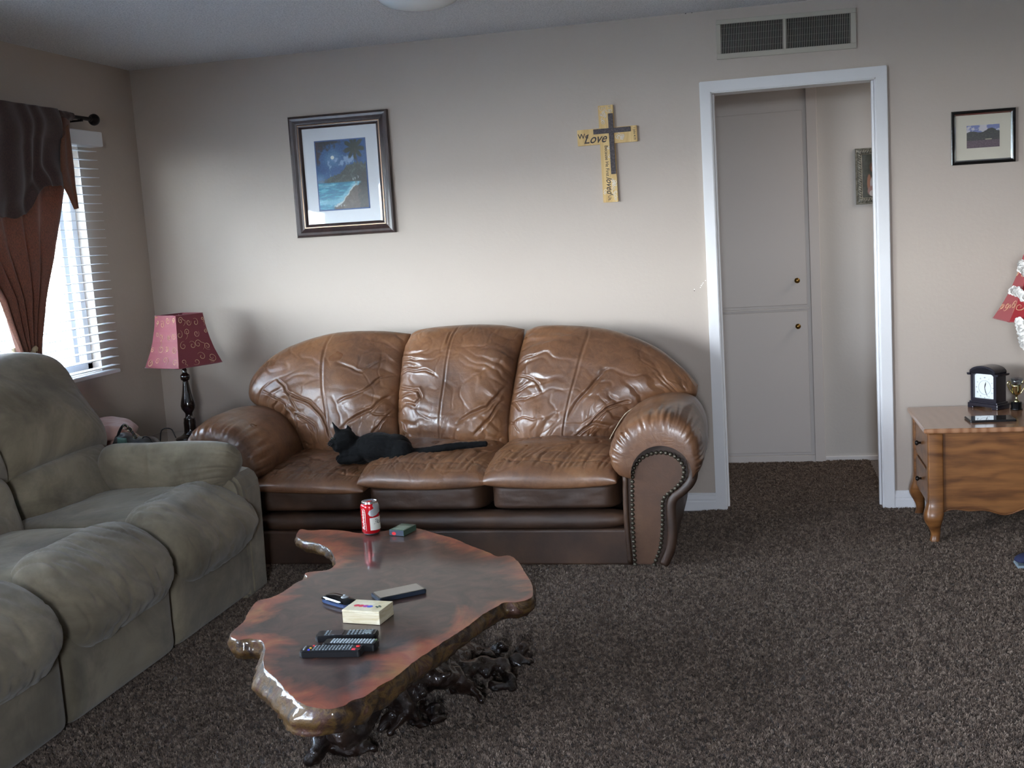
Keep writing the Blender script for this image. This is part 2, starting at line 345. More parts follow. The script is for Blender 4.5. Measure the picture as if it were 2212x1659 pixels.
# carpet pile: short twisted tufts scattered over the part of the floor in view
def carpet_pile():
    tme = []
    for q in range(3):
        R_ = random.Random(q); V = []; F = []
        for k in range(6):
            a = R_.uniform(0, 2*PI); rr = R_.uniform(0, .0045); bx, by_ = rr*math.cos(a), rr*math.sin(a); a2 = R_.uniform(0, 2*PI); ln = R_.uniform(.003, .007); h = R_.uniform(.007, .0115); w_ = .0011; b0 = len(V)
            dx, dy = math.cos(a2), math.sin(a2)
            for t in (0, .55, 1.):
                ww = w_*(1.15 if t < 1 else .7); px_, py_ = bx+dx*ln*t*t, by_+dy*ln*t*t
                V += [(px_-dy*ww, py_+dx*ww, h*t), (px_+dy*ww, py_-dx*ww, h*t), (px_+dx*ww, py_+dy*ww, h*t)]
            for t in range(2):
                for c_ in range(3): d_ = (c_+1) % 3; F.append((b0+t*3+c_, b0+t*3+d_, b0+t*3+3+d_, b0+t*3+3+c_))
            F.append((b0+6, b0+7, b0+8))
        me = pymesh(V, F, 'tuft'); me.materials.append(PILE); tme.append(me)
    base = pymesh([(x, y, .0) for x, y in ((.9, -.2), (.9, -3.6), (1.9, -4.5), (3.2, -4.55), (5.3, -3.6), (5.3, -.0), (3.83, 0), (3.83, 1.12), (3.0, 1.12), (3.0, 0), (2.6, -.2))], [tuple(range(11))], 'pile_base')
    bm = bmesh.new(); bm.from_mesh(base); bmesh.ops.triangulate(bm, faces=bm.faces); bm.normal_update()
    for f_ in bm.faces:
        if f_.normal.z < 0: f_.normal_flip()
    bm.to_mesh(base); bm.free()
    o = bpy.data.objects.new('carpet_pile', base); COL.objects.link(o); o.parent = bpy.data.objects['floor']; tag(o, kind='stuff')
    srcs = bpy.data.collections.new('tuft_sources')
    for me in tme: srcs.objects.link(bpy.data.objects.new('tuft_source', me))
    ng = bpy.data.node_groups.new('pile', 'GeometryNodeTree'); ng.interface.new_socket('Geometry', in_out='INPUT', socket_type='NodeSocketGeometry'); ng.interface.new_socket('Geometry', in_out='OUTPUT', socket_type='NodeSocketGeometry')
    N = ng.nodes.new; gi = N('NodeGroupInput'); go = N('NodeGroupOutput'); dp = N('GeometryNodeDistributePointsOnFaces'); dp.inputs['Density'].default_value = PILE_DENSITY
    ci = N('GeometryNodeCollectionInfo'); ci.inputs['Collection'].default_value = srcs; ci.inputs['Separate Children'].default_value = True; ci.inputs['Reset Children'].default_value = True
    ip = N('GeometryNodeInstanceOnPoints'); ip.inputs['Pick Instance'].default_value = True
    rv = N('FunctionNodeRandomValue'); rv.data_type = 'FLOAT_VECTOR'; rv.inputs[0].default_value = (-.25, -.25, 0); rv.inputs[1].default_value = (.25, .25, 6.283)
    rs_ = N('FunctionNodeRandomValue'); rs_.data_type = 'FLOAT'; rs_.inputs[2].default_value = .7; rs_.inputs[3].default_value = 1.1
    L = ng.links.new; L(gi.outputs[0], dp.inputs['Mesh']); L(dp.outputs['Points'], ip.inputs['Points']); L(ci.outputs[0], ip.inputs['Instance']); L(rv.outputs[0], ip.inputs['Rotation']); L(rs_.outputs[1], ip.inputs['Scale']); L(ip.outputs[0], go.inputs[0])
    md = o.modifiers.new('pile', 'NODES'); md.node_group = ng
PILE_DENSITY = 19000
pm = Mat('carpet_yarn', srgb(110, 98, 90), .9, Sheen_Weight=.1); oi = pm.n('ShaderNodeObjectInfo')
pm.base(pm.ramp(oi.outputs['Random'], [(0., srgb(66, 53, 44)), (.35, srgb(94, 78, 66)), (.7, srgb(124, 106, 92)), (1., srgb(158, 140, 124))])); PILE = pm.m
carpet_pile()
# door casing + jamb
tr = thing('trim_1', (0, 0, 0), None, None, kind='structure')
def casing(name, poly, T, t=.016): return prism(name, poly, TRIM, tr, t, T, .003)
TY = Matrix(((1, 0, 0, 0), (0, 0, 1, -.018), (0, 1, 0, 0), (0, 0, 0, 1)))
CW = .053
casing('casing', [(DX0-CW, 0), (DX0, 0), (DX0, DZ), (DX0-CW, DZ+CW)], TY)
casing('casing', [(DX1, .02), (DX1+.012, .006), (DX1+CW, 0), (DX1+CW, DZ+CW), (DX1, DZ)], TY)
casing('casing', [(DX0-CW, DZ+CW), (DX0, DZ), (DX1, DZ), (DX1+CW, DZ+CW)], TY)
boxes('door_jamb', [((DX0-.006, -.004, 0), (DX0+.004, .125, DZ)), ((DX1-.004, -.004, 0), (DX1+.006, .125, DZ)), ((DX0, -.004, DZ-.004), (DX1, .125, DZ+.001))], TRIM, tr)
boxes('door_stop', [((DX1-.014, .045, 0), (DX1-.004, .08, DZ-.004)), ((DX0+.004, .045, 0), (DX0+.014, .08, DZ-.004))], TRIM, tr, .002)
def baseboard(name, x0, x1, y=0, m=TRIM):
    P = [(0, 0), (-.013, 0), (-.013, .045), (-.010, .052), (-.012, .058), (-.012, .076), (-.008, .084), (-.004, .09), (0, .09)]
    v = [(x, y+a, z) for x in (x0, x1) for a, z in P]; n = len(P)
    f = [(i, i+1, n+i+1, n+i) for i in range(n-1)]+[tuple(range(n))[::-1], tuple(range(n, 2*n))]
    return link(name, pymesh(v, f), m, **ST)
baseboard('baseboard_back', 0.0, DX0-CW); baseboard('baseboard_back', DX1+CW, 6.2)
box('baseboard_hall', (3.586, 1.122, 0), (6.2, 1.134, .028), TRIM, bev=.003, **ST)
box('baseboard_left', (0, -7.2, 0), (.013, 0, .09), TRIM, bev=.003, **ST)

# wall scuffs: bare plaster where the paint chipped, and chips in the ceiling corner
PL = simple('bare_plaster', (238, 236, 228), .8); DK = simple('hole_dark', (30, 27, 26), .9)
def flake(P, r, m, nm):
    a = np.random.RandomState(int(P.x*1e4) % 9999); pts = [(math.cos(t)*r*(.6+.6*a.rand()), math.sin(t)*r*(.6+.6*a.rand())) for t in np.linspace(0, 2*PI, 9)[:-1]]
    return prism(nm, pts, m, sc, .0012, Matrix.Translation(P) @ Matrix.Rotation(PI/2, 4, 'X'))
sc = thing('paint_chip', at(1512, 615, 'y', -.001), 'small white paint scuffs on the wall left of the doorway trim', 'wall scuff')
for u, v, r in ((1519, 611, .003), (1515, 617, .0035), (1513, 621, .003), (1517, 614, .0028), (1524, 606, .0025), (1500, 625, .0035)): flake(at(u, v, 'y', -.0005), r, PL, 'scuff_mark')
flake(at(1500, 628, 'y', -.002), .0022, DK, 'nail_hole')
sc = thing('ceiling_chip', at(1487, 27, 'y', -.001), 'two small dark chips where the wall meets the ceiling', 'chip')
flake(at(1481, 28, 'y', -.0005), .0045, DK, 'chip_mark'); flake(at(1494.5, 27, 'y', -.0005), .004, DK, 'chip_mark')

# ---- outside ground
gm = Mat('outside_ground', srgb(142, 138, 128), .9); gm.bump(gm.noise(4, 4), .3, .02)
box('ground_outside', (-40, -40, -.3), (-.3, 30, -.2), gm.m, **ST)
box('ground_outside', (-.3, -40, -.3), (30, -7.5, -.2), gm.m, **ST)

# ---- left window
win = thing('window_1', (-.08, WY1, WZ0), None, None, kind='structure')
VIN = simple('vinyl_white', (235, 238, 242), .35)
boxes('window_frame', [((-.11, WY0, WZ0), (-.05, WY0+.045, WZ1)), ((-.11, WY1-.045, WZ0), (-.05, WY1, WZ1)), ((-.11, WY0, WZ0), (-.05, WY1, WZ0+.045)), ((-.11, WY0, WZ1-.045), (-.05, WY1, WZ1))], VIN, win, .004)
boxes('sash', [((-.095, WY1-.115, WZ0+.04), (-.07, WY1-.075, WZ1-.04)), ((-.12, -1.82, WZ0+.04), (-.07, -1.76, WZ1-.04))], VIN, win, .003)
gmat = bpy.data.materials.new('window_glass'); gmat.use_nodes = True; g = gmat.node_tree; g.nodes.clear()
go = g.nodes.new('ShaderNodeOutputMaterial'); mx = g.nodes.new('ShaderNodeMixShader'); tr_ = g.nodes.new('ShaderNodeBsdfTransparent'); gl = g.nodes.new('ShaderNodeBsdfGlossy')
gl.inputs['Roughness'].default_value = 0; mx.inputs[0].default_value = .05; tr_.inputs[0].default_value = (.95, .98, .97, 1)
g.links.new(tr_.outputs[0], mx.inputs[1]); g.links.new(gl.outputs[0], mx.inputs[2]); g.links.new(mx.outputs[0], go.inputs[0])
box('glass_pane', (-.084, WY0+.04, WZ0+.04), (-.080, WY1-.04, WZ1-.04), gmat, win)
scm = bpy.data.materials.new('dimming_screen_mat'); scm.use_nodes = True; g = scm.node_tree; g.nodes.clear(); go = g.nodes.new('ShaderNodeOutputMaterial'); mx = g.nodes.new('ShaderNodeMixShader'); t0_ = g.nodes.new('ShaderNodeBsdfTransparent'); d0_ = g.nodes.new('ShaderNodeBsdfDiffuse'); d0_.inputs[0].default_value = (.03, .03, .03, 1); mx.inputs[0].default_value = .42  # half-clear material of the sheet added to dim daylight
g.links.new(t0_.outputs[0], mx.inputs[1]); g.links.new(d0_.outputs[0], mx.inputs[2]); g.links.new(mx.outputs[0], go.inputs[0])
box('added_dimming_screen', (-.1185, -1.79, WZ0+.01), (-.1180, WY1-.01, WZ1-.01), scm, win)  # added sheet that weakens daylight through the window half near the corner
lt = at(184, 525, 'x', -.045)
LATCH = simple('grey_metal', (120, 122, 128), .4, .6)
boxes('window_latch', [((-.05, lt.y-.012, lt.z-.035), (-.042, lt.y+.012, lt.z+.035)), ((-.042, lt.y-.006, lt.z-.055), (-.02, lt.y+.006, lt.z+.01))], LATCH, win, .003)

# ---- blind
bl = thing('window_blind', (.04, -1.77, .88), 'white horizontal slatted window blind hanging over the left window', 'blind')
BLM = Mat('blind_white', srgb(228, 230, 234), .45).m
SY0, SY1 = -3.08, -.492
sl = bmesh.new(); abox(sl, (-.024, SY0, -.0014), (.024, SY1, .0014), .0012, 1); slme = bm_me(sl, 'slat'); slme.materials.append(BLM)
for i in range(26):
    o = bpy.data.objects.new('slat', slme); COL.objects.link(o); o.location = (.036, 0, .915+i*.0425); o.rotation_euler.y = .04; o.parent = bl; o.matrix_parent_inverse = bl.matrix_basis.inverted()
box('bottom_rail', (.012, SY0, .876), (.06, SY1, .894), BLM, bl, .004)
box('valance_board', (.0, SY0-.03, 2.0), (.078, -.456, 2.072), BLM, bl, .005)
for y in (-.62, -1.3, -2.1, -2.9): tubes('lift_cord', [([(.036, y, .885), (.036, y, 2.0)], .0012)], BLM, bl, 6)

# ---- curtain rod
rod = thing('curtain_rod', (.1, -1.8, 2.12), 'dark bronze curtain rod with round finial above the window', 'curtain rod')
RZc = 2.122
tubes('rod', [([(.105, -3.3, RZc), (.105, -.60, RZc)], .0095)], BRONZE, rod, 14)
fp = [(0, 0), (.009, .0), (.012, .006), (.012, .012), (.008, .016), (.014, .022), (.026, .034), (.029, .045), (.026, .056), (.016, .066), (.006, .07), (0, .071)]
lathe('finial', [(max(r, .0005), z) for r, z in fp], BRONZE, rod, 20, M=Matrix.Translation((.105, -.604, RZc)) @ Matrix.Rotation(-PI/2, 4, 'X'))
boxes('bracket', [((.0, -.69, RZc-.05), (.008, -.665, RZc+.012)), ((.0, -.683, RZc-.018), (.11, -.672, RZc-.009)), ((.095, -.683, RZc-.018), (.118, -.672, RZc-.004))], BRONZE, rod, .002)

# ---- curtain panel (tied back) + swag valance
def cloth_mat(name, a, b_, trans=.25, dens=.0):
    m = Mat(name, srgb(*a), .9, Sheen_Weight=.2); m.base(m.ramp(m.noise(420, 2, .5, 0, None, (1, 1, .25)), [(.35, srgb(*a)), (.65, srgb(*b_))])); m.bump(m.noise(300, 2), .2, .001)
    t = m.n('ShaderNodeBsdfTranslucent'); t.inputs[0].default_value = (*srgb(*b_), 1); mx = m.n('ShaderNodeMixShader'); mx.inputs[0].default_value = trans
    out = m.t.nodes['Material Output']; m.l(m.b.outputs[0], mx.inputs[1]); m.l(t.outputs[0], mx.inputs[2])
    if dens:
        tr = m.n('ShaderNodeBsdfTransparent'); m2 = m.n('ShaderNodeMixShader'); m2.inputs[0].default_value = dens; m.l(mx.outputs[0], m2.inputs[1]); m.l(tr.outputs[0], m2.inputs[2]); m.l(m2.outputs[0], out.inputs[0])
    else: m.l(mx.outputs[0], out.inputs[0])
    return m.m
SHEER = cloth_mat('brown_sheer', (84, 56, 48), (128, 80, 60), .20, .015)
VALM = cloth_mat('brown_swag_cloth', (50, 34, 32), (70, 48, 44), .012)
def panel():
    nu, nv = 180, 110; u = np.linspace(0, 1, nu)[:, None]; t = np.linspace(0, 1, nv)[None]
    tie = .80                                                     # fraction of the drop where it is tied
    z = 2.11-1.60*t+0*u
    g = smooth(0, tie, t)**1.35                                    # gather amount
    g2 = np.where(t > tie, 1-.35*smooth(tie, 1, t), g)
    RE = [at(a, b_, 'x', .11) for a, b_ in ((150, 330), (141, 400), (119, 560), (101, 640), (86, 735), (84, 765), (90, 800))]; LE = [at(a, b_, 'x', .11) for a, b_ in ((-60, 560), (0, 650), (20, 705), (42, 760), (44, 772), (38, 800))]
    def ed(L, top, zz):
        q = sorted([(p.z, p.y) for p in L]+[(2.11, top), (.5, L[-1].y)]); return np.interp(zz, [a for a, _ in q], [b_ for _, b_ in q])
    yR = ed(RE, -.76, z); yL = ed(LE, -1.95, z)
    y = yL+(yR-yL)*u
    fold = np.sin(u*PI*2*5.5+.8*perlin(u*3, t*2, 1.)*2)*(.014+.040*g2)*(1-.45*g)+.02*perlin(u*6, t*3, 4.)
    x = np.maximum(.083, .104+fold*.7)
    P = np.stack([x, y, z], -1); v, f = gridmesh(P); o = link('curtain_panel', npmesh(v, f), SHEER, cur, True)
    sd = o.modifiers.new('s', 'SOLIDIFY'); sd.thickness = .002
cur = thing('curtain', (.13, -1.3, .5), 'brown sheer curtain panel tied back at the left window', 'curtain'); panel()
TB = simple('tieback_braid', (176, 158, 128), .8)
tc_ = at(64, 768, 'x', .11); tp = [(.09+.04*math.cos(a), tc_.y+.052*math.sin(a), tc_.z+.03*math.sin(a*2+.5)) for a in np.linspace(0, 2*PI, 26)]
tubes('tieback', [(tp, .011)], TB, cur, 8)
def valance():
    nu, nv = 360, 70; u = np.linspace(0, 1, nu)[:, None]; t = np.linspace(0, 1, nv)[None]
    cpx = [at(a, b_, 'x', .16) for a, b_ in ((0, 468), (35, 471), (58, 462), (66, 446), (72, 424), (88, 404), (112, 401), (134, 406), (142, 412))]
    yend = cpx[-1].y; y = -3.25+(3.25+yend)*u
    drop = np.interp(y, [-3.25, -2.9, -2.4, -1.9]+[p.y for p in cpx], [.47, .36, .47, .44]+[RZc+.012-p.z for p in cpx])+.003*np.sin(u*160)
    z = RZc+.012-drop*t
    x = .125+.016*np.sin(t*PI*2.4+u*20+2*perlin(u*7, t*2, 3.))*t+.008*np.sin(u*130+2*perlin(u*11, t*1.5, 9.)*2)*(.4+.6*t)
    x = x+.012*np.sin(np.clip(t*8, 0, PI))+.03
    y = y+.0*t
    P = np.stack([x+.012, y, z], -1); v, f = gridmesh(P); o = link('valance_cloth', npmesh(v, f), VALM, val, True)
    sd = o.modifiers.new('s', 'SOLIDIFY'); sd.thickness = .003
val = thing('curtain_valance', (.12, -1.6, 2.1), 'dark brown swag valance draped over the curtain rod', 'valance'); valance()
# rod pocket ruffle wrapped on the rod and the hanging lighter tail
nu, nv = 300, 20; u = np.linspace(0, 1, nu)[:, None]; a = np.linspace(0, 2*PI, nv+1)[None, :-1]
r = .020+.004*perlin(u*90, a*1.2, 0); P = np.stack([.105+r*np.cos(a), -3.25+2.5*u+0*a, RZc+r*np.sin(a)], -1)
v, f = gridmesh(np.swapaxes(P, 0, 1), closed_u=True); link('rod_pocket', npmesh(v, f), VALM, val, True)
tail = [at(*p, 'x', .165) for p in ((148, 268), (152, 300), (158, 350), (163, 400), (170, 450))]; taill = [at(*p, 'x', .175) for p in ((132, 300), (130, 330), (133, 390), (148, 425), (160, 452))]
A = np.array([[tuple(p) for p in catmull(taill, 8)], [tuple(p) for p in catmull(tail, 8)]]); tt = np.linspace(0, 1, 12)[:, None, None]
P = A[0][None]*(1-tt)+A[1][None]*tt; P[..., 0] += .008*np.sin(tt[..., 0]*PI*2); v, f = gridmesh(P); o = link('valance_tail', npmesh(v, f), cloth_mat('brown_swag_tail', (110, 68, 50), (134, 88, 64), .3), val, True); o.modifiers.new('s', 'SOLIDIFY').thickness = .002

# ---- hall linen cabinet
cabn = thing('linen_cabinet', (3.2, 1.12, 0), 'built-in white linen cabinet in the hall with two brass knobs', 'cabinet')
box('cabinet_face', (1.65, 1.108, .0), (3.525, 1.134, 2.199), CAB, cabn, .001)
box('cabinet_door', (2.93, 1.094, .930), (3.505, 1.1085, 2.03), CAB, cabn, .003, label='upper cabinet door')
box('cabinet_door', (2.93, 1.094, .060), (3.505, 1.1085, .895), CAB, cabn, .003, label='lower cabinet door')
box('cabinet_door', (2.32, 1.094, .930), (2.90, 1.1085, 2.03), CAB, cabn, .003, label='upper cabinet door')
box('cabinet_door', (2.32, 1.094, .060), (2.90, 1.1085, .895), CAB, cabn, .003, label='lower cabinet door')
boxes('drip_ledge', [((2.3, 1.092, .905), (3.517, 1.109, .915))], CAB, cabn, .002)
box('side_trim', (3.525, 1.085, 0), (3.585, 1.134, 2.199), CAB, cabn, .004)
box('kick_board', (2.3, 1.092, 0), (3.585, 1.110, .045), CAB, cabn, .003)
BRASS = simple('brass', (150, 118, 66), .3, 1)
for u_, v_ in ((1722, 606), (1724, 705)):
    p = at(u_, v_, 'y', 1.07)
    lathe('cabinet_knob', [(.006, 0), (.006, .012), (.011, .016), (.0155, .022), (.0155, .028), (.010, .033), (.001, .034)], BRASS, cabn, 20, M=Matrix.Translation((p.x, 1.094, p.z)) @ Matrix.Rotation(PI/2, 4, 'X'))

# ---- picture frames
def moulding(name, w, h, prof, m, parent, T, notch=None):
    """mitred frame, outer size w x h; prof = list of (inset, height)"""
    V = []; F = []
    for ins, ht in prof: V += [Vector((sx*(w/2-ins), sy*(h/2-ins), ht)) for sx, sy in ((-1, -1), (1, -1), (1, 1), (-1, 1))]
    n = len(prof)
    for k in range(n-1):
        for i in range(4): j = (i+1) % 4; F.append((k*4+i, k*4+j, (k+1)*4+j, (k+1)*4+i))
    for i in range(4): j = (i+1) % 4; F.append(((n-1)*4+i, (n-1)*4+j, j, i))
    return link(name, pymesh([T @ v for v in V], F), m, parent)
def wallM(c, rot=0, y=0): return Matrix.Translation((c[0], y, c[1])) @ Matrix.Rotation(PI/2, 4, 'X') @ Matrix.Rotation(rot, 4, 'Z')
FRM = Mat('mahogany_frame', srgb(46, 30, 28), .4, Coat_Weight=.35, Coat_Roughness=.25); FRM.base(FRM.ramp(FRM.noise(30, 4, .6, 0, None, (1, 1, .3)), [(.3, srgb(34, 22, 22)), (.7, srgb(62, 42, 38))])); FRM = FRM.m
GOLD = simple('frame_gilt_line', (150, 120, 96), .3, .8)
MATB = simple('mat_board', (236, 240, 246), .75); MATB2 = simple('mat_board_blue', (84, 106, 150), .7)
paint = thing('painting', (1.15, 0, 1.8), 'dark framed painting of a moonlit beach, on the wall above the leather sofa', 'picture')
pc = (1.151, 1.801); PT = wallM(pc, -.004); pw, ph = .540, .622
moulding('picture_frame', pw, ph, [(0, 0), (0, .020), (.004, .027), (.012, .030), (.024, .028), (.036, .022), (.044, .019), (.050, .021), (.056, .020), (.060, .017), (.066, .012), (.067, .006)], FRM, paint, PT)
moulding('gilt_line', pw-.094, ph-.094, [(0, .0185), (.001, .0225), (.004, .0225), (.005, .0185)], GOLD, paint, PT)
box('mat_board', (-.205, -.247, .004), (.205, .247, .008), MATB, paint, M=PT)
box('inner_mat', (-.140, -.180, .008), (.140, .180, .0092), MATB2, paint, M=PT)
def moonlit(U, V):
    n = fbm(U*4, V*4, 1, 5); n2 = fbm(U*14, V*14, 2, 4); nf = fbm(U*40, V*40, 3, 3)
    C = np.zeros(U.shape+(3,)); C[:] = (42, 84, 132); C = C+n[..., None]*16
    d = np.hypot(U-.33, (V-.76)*1.33); C = lay(C, np.exp(-(d/.16)**2)*.55, (120, 165, 200))
    cl = smooth(.02, .25, n+.55*np.exp(-((U-.68)/.22)**2-((V-.68)/.09)**2)+.45*np.exp(-((U-.22)/.2)**2-((V-.60)/.07)**2)-.32+.25*n2); C = lay(C, cl*.85, (138, 168, 204))
    C = lay(C, smooth(.043, .030, d), (226, 232, 224))
    # far point and headland
    hill = .44+.22*smooth(.15, .75, U)+.05*n2; C = lay(C, smooth(0, .015, hill-V)*smooth(.30, .36, V+.02*n2), (50, 62, 60)); C = lay(C, (smooth(0, .015, hill-V)*smooth(.36, .42, V))*smooth(-.1, .4, n2)*.6, (84, 104, 92))
    C = lay(C, smooth(.22, .05, U)*smooth(.58, .45, V)*.7, (110, 150, 190))
    # sea
    sea = smooth(.40, .385, V); C = lay(C, sea, (26, 116, 150)); C = lay(C, sea*smooth(-.1, .5, fbm(U*5, V*30, 5, 4))*.8, (96, 186, 206)); C = lay(C, sea*smooth(.05, .0, np.abs(V-.345-.02*n))*.4*smooth(.5, .1, U), (190, 224, 236))
    sh = .05+.30*smooth(.32, .82, U)**1.2+.02*n2; C = lay(C, sea*smooth(.0, .05, .13+sh*.9-V)*smooth(0, .03, V-sh)*.7, (150, 204, 222))
    C = lay(C, smooth(.0, .012, sh-V)*smooth(.26, .34, U), (86, 78, 70)); C = lay(C, smooth(.0, .012, sh-V)*smooth(.28, .5, U)*smooth(-.05, .3, n2)*.5, (116, 104, 92))
    C = lay(C, smooth(.022, .004, np.abs(V-sh-.004))*smooth(.26, .34, U)*smooth(.9, .7, U), (196, 214, 214))
    C = lay(C, smooth(.78, .9, U+.1*n2)*smooth(.60, .5, V), (44, 48, 46))
    for cx, cy in ((.76, .44), (.82, .46), (.72, .435), (.44, .06), (.36, .075), (.50, .05)): C = lay(C, smooth(.018, .008, np.hypot(U-cx, V-cy+.02*nf))*smooth(-.2, .2, nf+.15)*.8, (176, 186, 192))
    # foliage top-left, palm top-right
    C = lay(C, smooth(.02, .12, .20*(1-U*1.5)+.10*n2-(1-V)+.02)*smooth(.7, .5, U), (44, 44, 50)); C = lay(C, smooth(.0, .06, .10-U+.06*n2)*smooth(.62, .72, V), (60, 50, 60))
    ang = np.arctan2(V-.885, U-.78); rr = np.hypot(U-.78, (V-.885)*1.2); palm = smooth(.0, .03, .10+.13*np.abs(np.cos(ang*4.5+.5))-rr+.03*nf); C = lay(C, palm, (34, 50, 46))
    C = lay(C, smooth(.012, .004, np.abs(U-.80-.12*(.88-V)))*smooth(.60, .66, V)*smooth(.9, .86, V), (60, 60, 54))
    return np.clip(C+nf[..., None]*14, 0, 255)
picture('painted_scene', .268, .348, moonlit, paint, PT @ Matrix.Translation((0, 0, .0098)), 130, 170)
pgm = gmat.copy(); pgm.name = 'non_reflective_glass'; [setattr(n.inputs[0], 'default_value', .008) for n in pgm.node_tree.nodes if n.type == 'MIX_SHADER']; [setattr(n.inputs[0], 'default_value', (1, 1, 1, 1)) for n in pgm.node_tree.nodes if n.type == 'BSDF_TRANSPARENT']
def glazing(parent, w, h, T, z): box('picture_glass', (-w/2, -h/2, z), (w/2, h/2, z+.0008), pgm, parent, M=T)
glazing(paint, pw-.13, ph-.13, PT, .0115)

ph2 = thing('framed_photo', (4.26, 0, 1.75), 'small black framed landscape photo on the wall above the oak table', 'picture')
T2 = wallM((4.2655, 1.7475), -.006); w2, h2 = .277, .243
FB = simple('black_lacquer_frame', (14, 13, 14), .15, Coat_Weight=.6)
moulding('picture_frame', w2, h2, [(0, 0), (0, .016), (.003, .019), (.010, .019), (.014, .015), (.0145, .008)], FB, ph2, T2)
moulding('silver_lip', w2-.028, h2-.028, [(0, .013), (.0, .0145), (.006, .009), (.0062, .006)], simple('frame_silver', (200, 205, 210), .2, 1), ph2, T2)
box('mat_board', (-.123, -.106, .003), (.123, .106, .006), simple('mat_board_cream', (206, 200, 184), .8), ph2, M=T2)
def land(U, V):
    n = fbm(U*5, V*5, 11, 5); n2 = fbm(U*18, V*18, 12, 4)
    C = np.zeros(U.shape+(3,)); C[:] = (120, 128, 172); C = lay(C, smooth(-.05, .2, n+.3*np.exp(-((U-.52)/.1)**2)+.25*np.exp(-((V-.74)/.08)**2)*smooth(.6, .4, U)-.05), (196, 192, 196))
    hl = .70+.04*np.sin(U*9)*smooth(.6, .3, U)+.16*np.exp(-((U-.74)/.16)**2)+.02*n2; C = lay(C, smooth(0, .015, hl-V), (74, 74, 74)); C = lay(C, smooth(0, .015, hl-V)*smooth(-.1, .4, n2)*.5, (92, 96, 84))
    C = lay(C, smooth(.34, .32, V), (98, 84, 92)); C = lay(C, smooth(.34, .32, V)*smooth(-.1, .3, n2)*.5, (122, 104, 112)); C = lay(C, smooth(.02, .008, np.abs(V-.36))*smooth(.55, .58, U)*smooth(.78, .75, U), (206, 200, 170)); return np.clip(C, 0, 255)
picture('photo_print', .142, .102, land, ph2, T2 @ Matrix.Translation((0, .003, .0065)), 90, 70); glazing(ph2, .244, .21, T2, .0072)

ph3 = thing('framed_portrait', (3.92, 1.13, 1.63), 'grey rope-edged framed portrait of a child in white, hanging in the hall', 'picture')
T3 = wallM((3.890, 1.637), 0, 1.134); w3, h3 = .200, .312
PEW = Mat('pewter_frame', srgb(118, 118, 110), .45, .3); PEW.base(PEW.ramp(PEW.noise(60, 3), [(.3, srgb(112, 112, 104)), (.7, srgb(168, 168, 158))])); PEW = PEW.m
moulding('picture_frame', w3, h3, [(0, 0), (0, .014), (.004, .018), (.012, .012), (.028, .012), (.032, .016), (.036, .014), (.037, .006)], PEW, ph3, T3)
rope = []
for sx, sy, ex, ey in ((-1, -1, 1, -1), (1, -1, 1, 1), (1, 1, -1, 1), (-1, 1, -1, -1)):
    a = Vector((sx*(w3/2-.02), sy*(h3/2-.02), .0145)); b_ = Vector((ex*(w3/2-.02), ey*(h3/2-.02), .0145)); L = (b_-a).length; d = (b_-a)/L; s = Vector((-d.y, d.x, 0)); k = int(L/.013)
    for i in range(k): c = a+d*(i+.5)*L/k; rope.append(([T3 @ (c-d*.006-s*.009), T3 @ (c+Vector((0, 0, .003))), T3 @ (c+d*.006+s*.009)], .0042))
tubes('rope_moulding', rope, PEW, ph3, 6)
def kid(U, V):
    n2 = fbm(U*12, V*12, 21, 4); C = np.zeros(U.shape+(3,)); C[:] = (62, 66, 58); C = C+n2[..., None]*14
    E = lambda cx, cy, rx, ry, s=.12: smooth(1+s, 1-s, np.hypot((U-cx)/rx, (V-cy)/ry))
    C = lay(C, E(.52, .70, .20, .13), (96, 66, 50)); C = lay(C, E(.30, .34, .09, .20), (150, 108, 88)); C = lay(C, E(.74, .34, .08, .20), (150, 108, 88))
    C = lay(C, E(.52, .50, .10, .10), (158, 112, 96)); C = lay(C, E(.52, .66, .13, .10), (164, 118, 100)); C = lay(C, E(.52, .33, .19, .17), (176, 176, 182)); C = lay(C, E(.52, .15, .30, .13), (150, 120, 116)); C = lay(C, E(.42, .10, .12, .07), (190, 188, 190)); C = lay(C, E(.63, .12, .10, .08), (186, 160, 168))
    C = lay(C, E(.47, .68, .018, .012), (60, 40, 36)); C = lay(C, E(.575, .68, .018, .012), (60, 40, 36)); C = lay(C, E(.52, .605, .035, .012), (150, 60, 60)); return np.clip(C, 0, 255)
picture('photo_print', w3-.07, h3-.07, kid, ph3, T3 @ Matrix.Translation((0, 0, .006)), 60, 80)

# ---- wall cross
cr = thing('wall_cross', (2.545, 0, 1.8), 'light wooden wall cross with dark inlaid cross and printed words', 'cross')
CT = wallM((2.538, 1.802), .006)
m = Mat('pine_wood', srgb(216, 184, 122), .5); m.base(m.ramp(m.noise(22, 4, .6, 1.2, None, (1, 1, .12)), [(.35, srgb(198, 160, 98)), (.6, srgb(222, 190, 128)), (.75, srgb(230, 204, 150))])); PINE = m.m
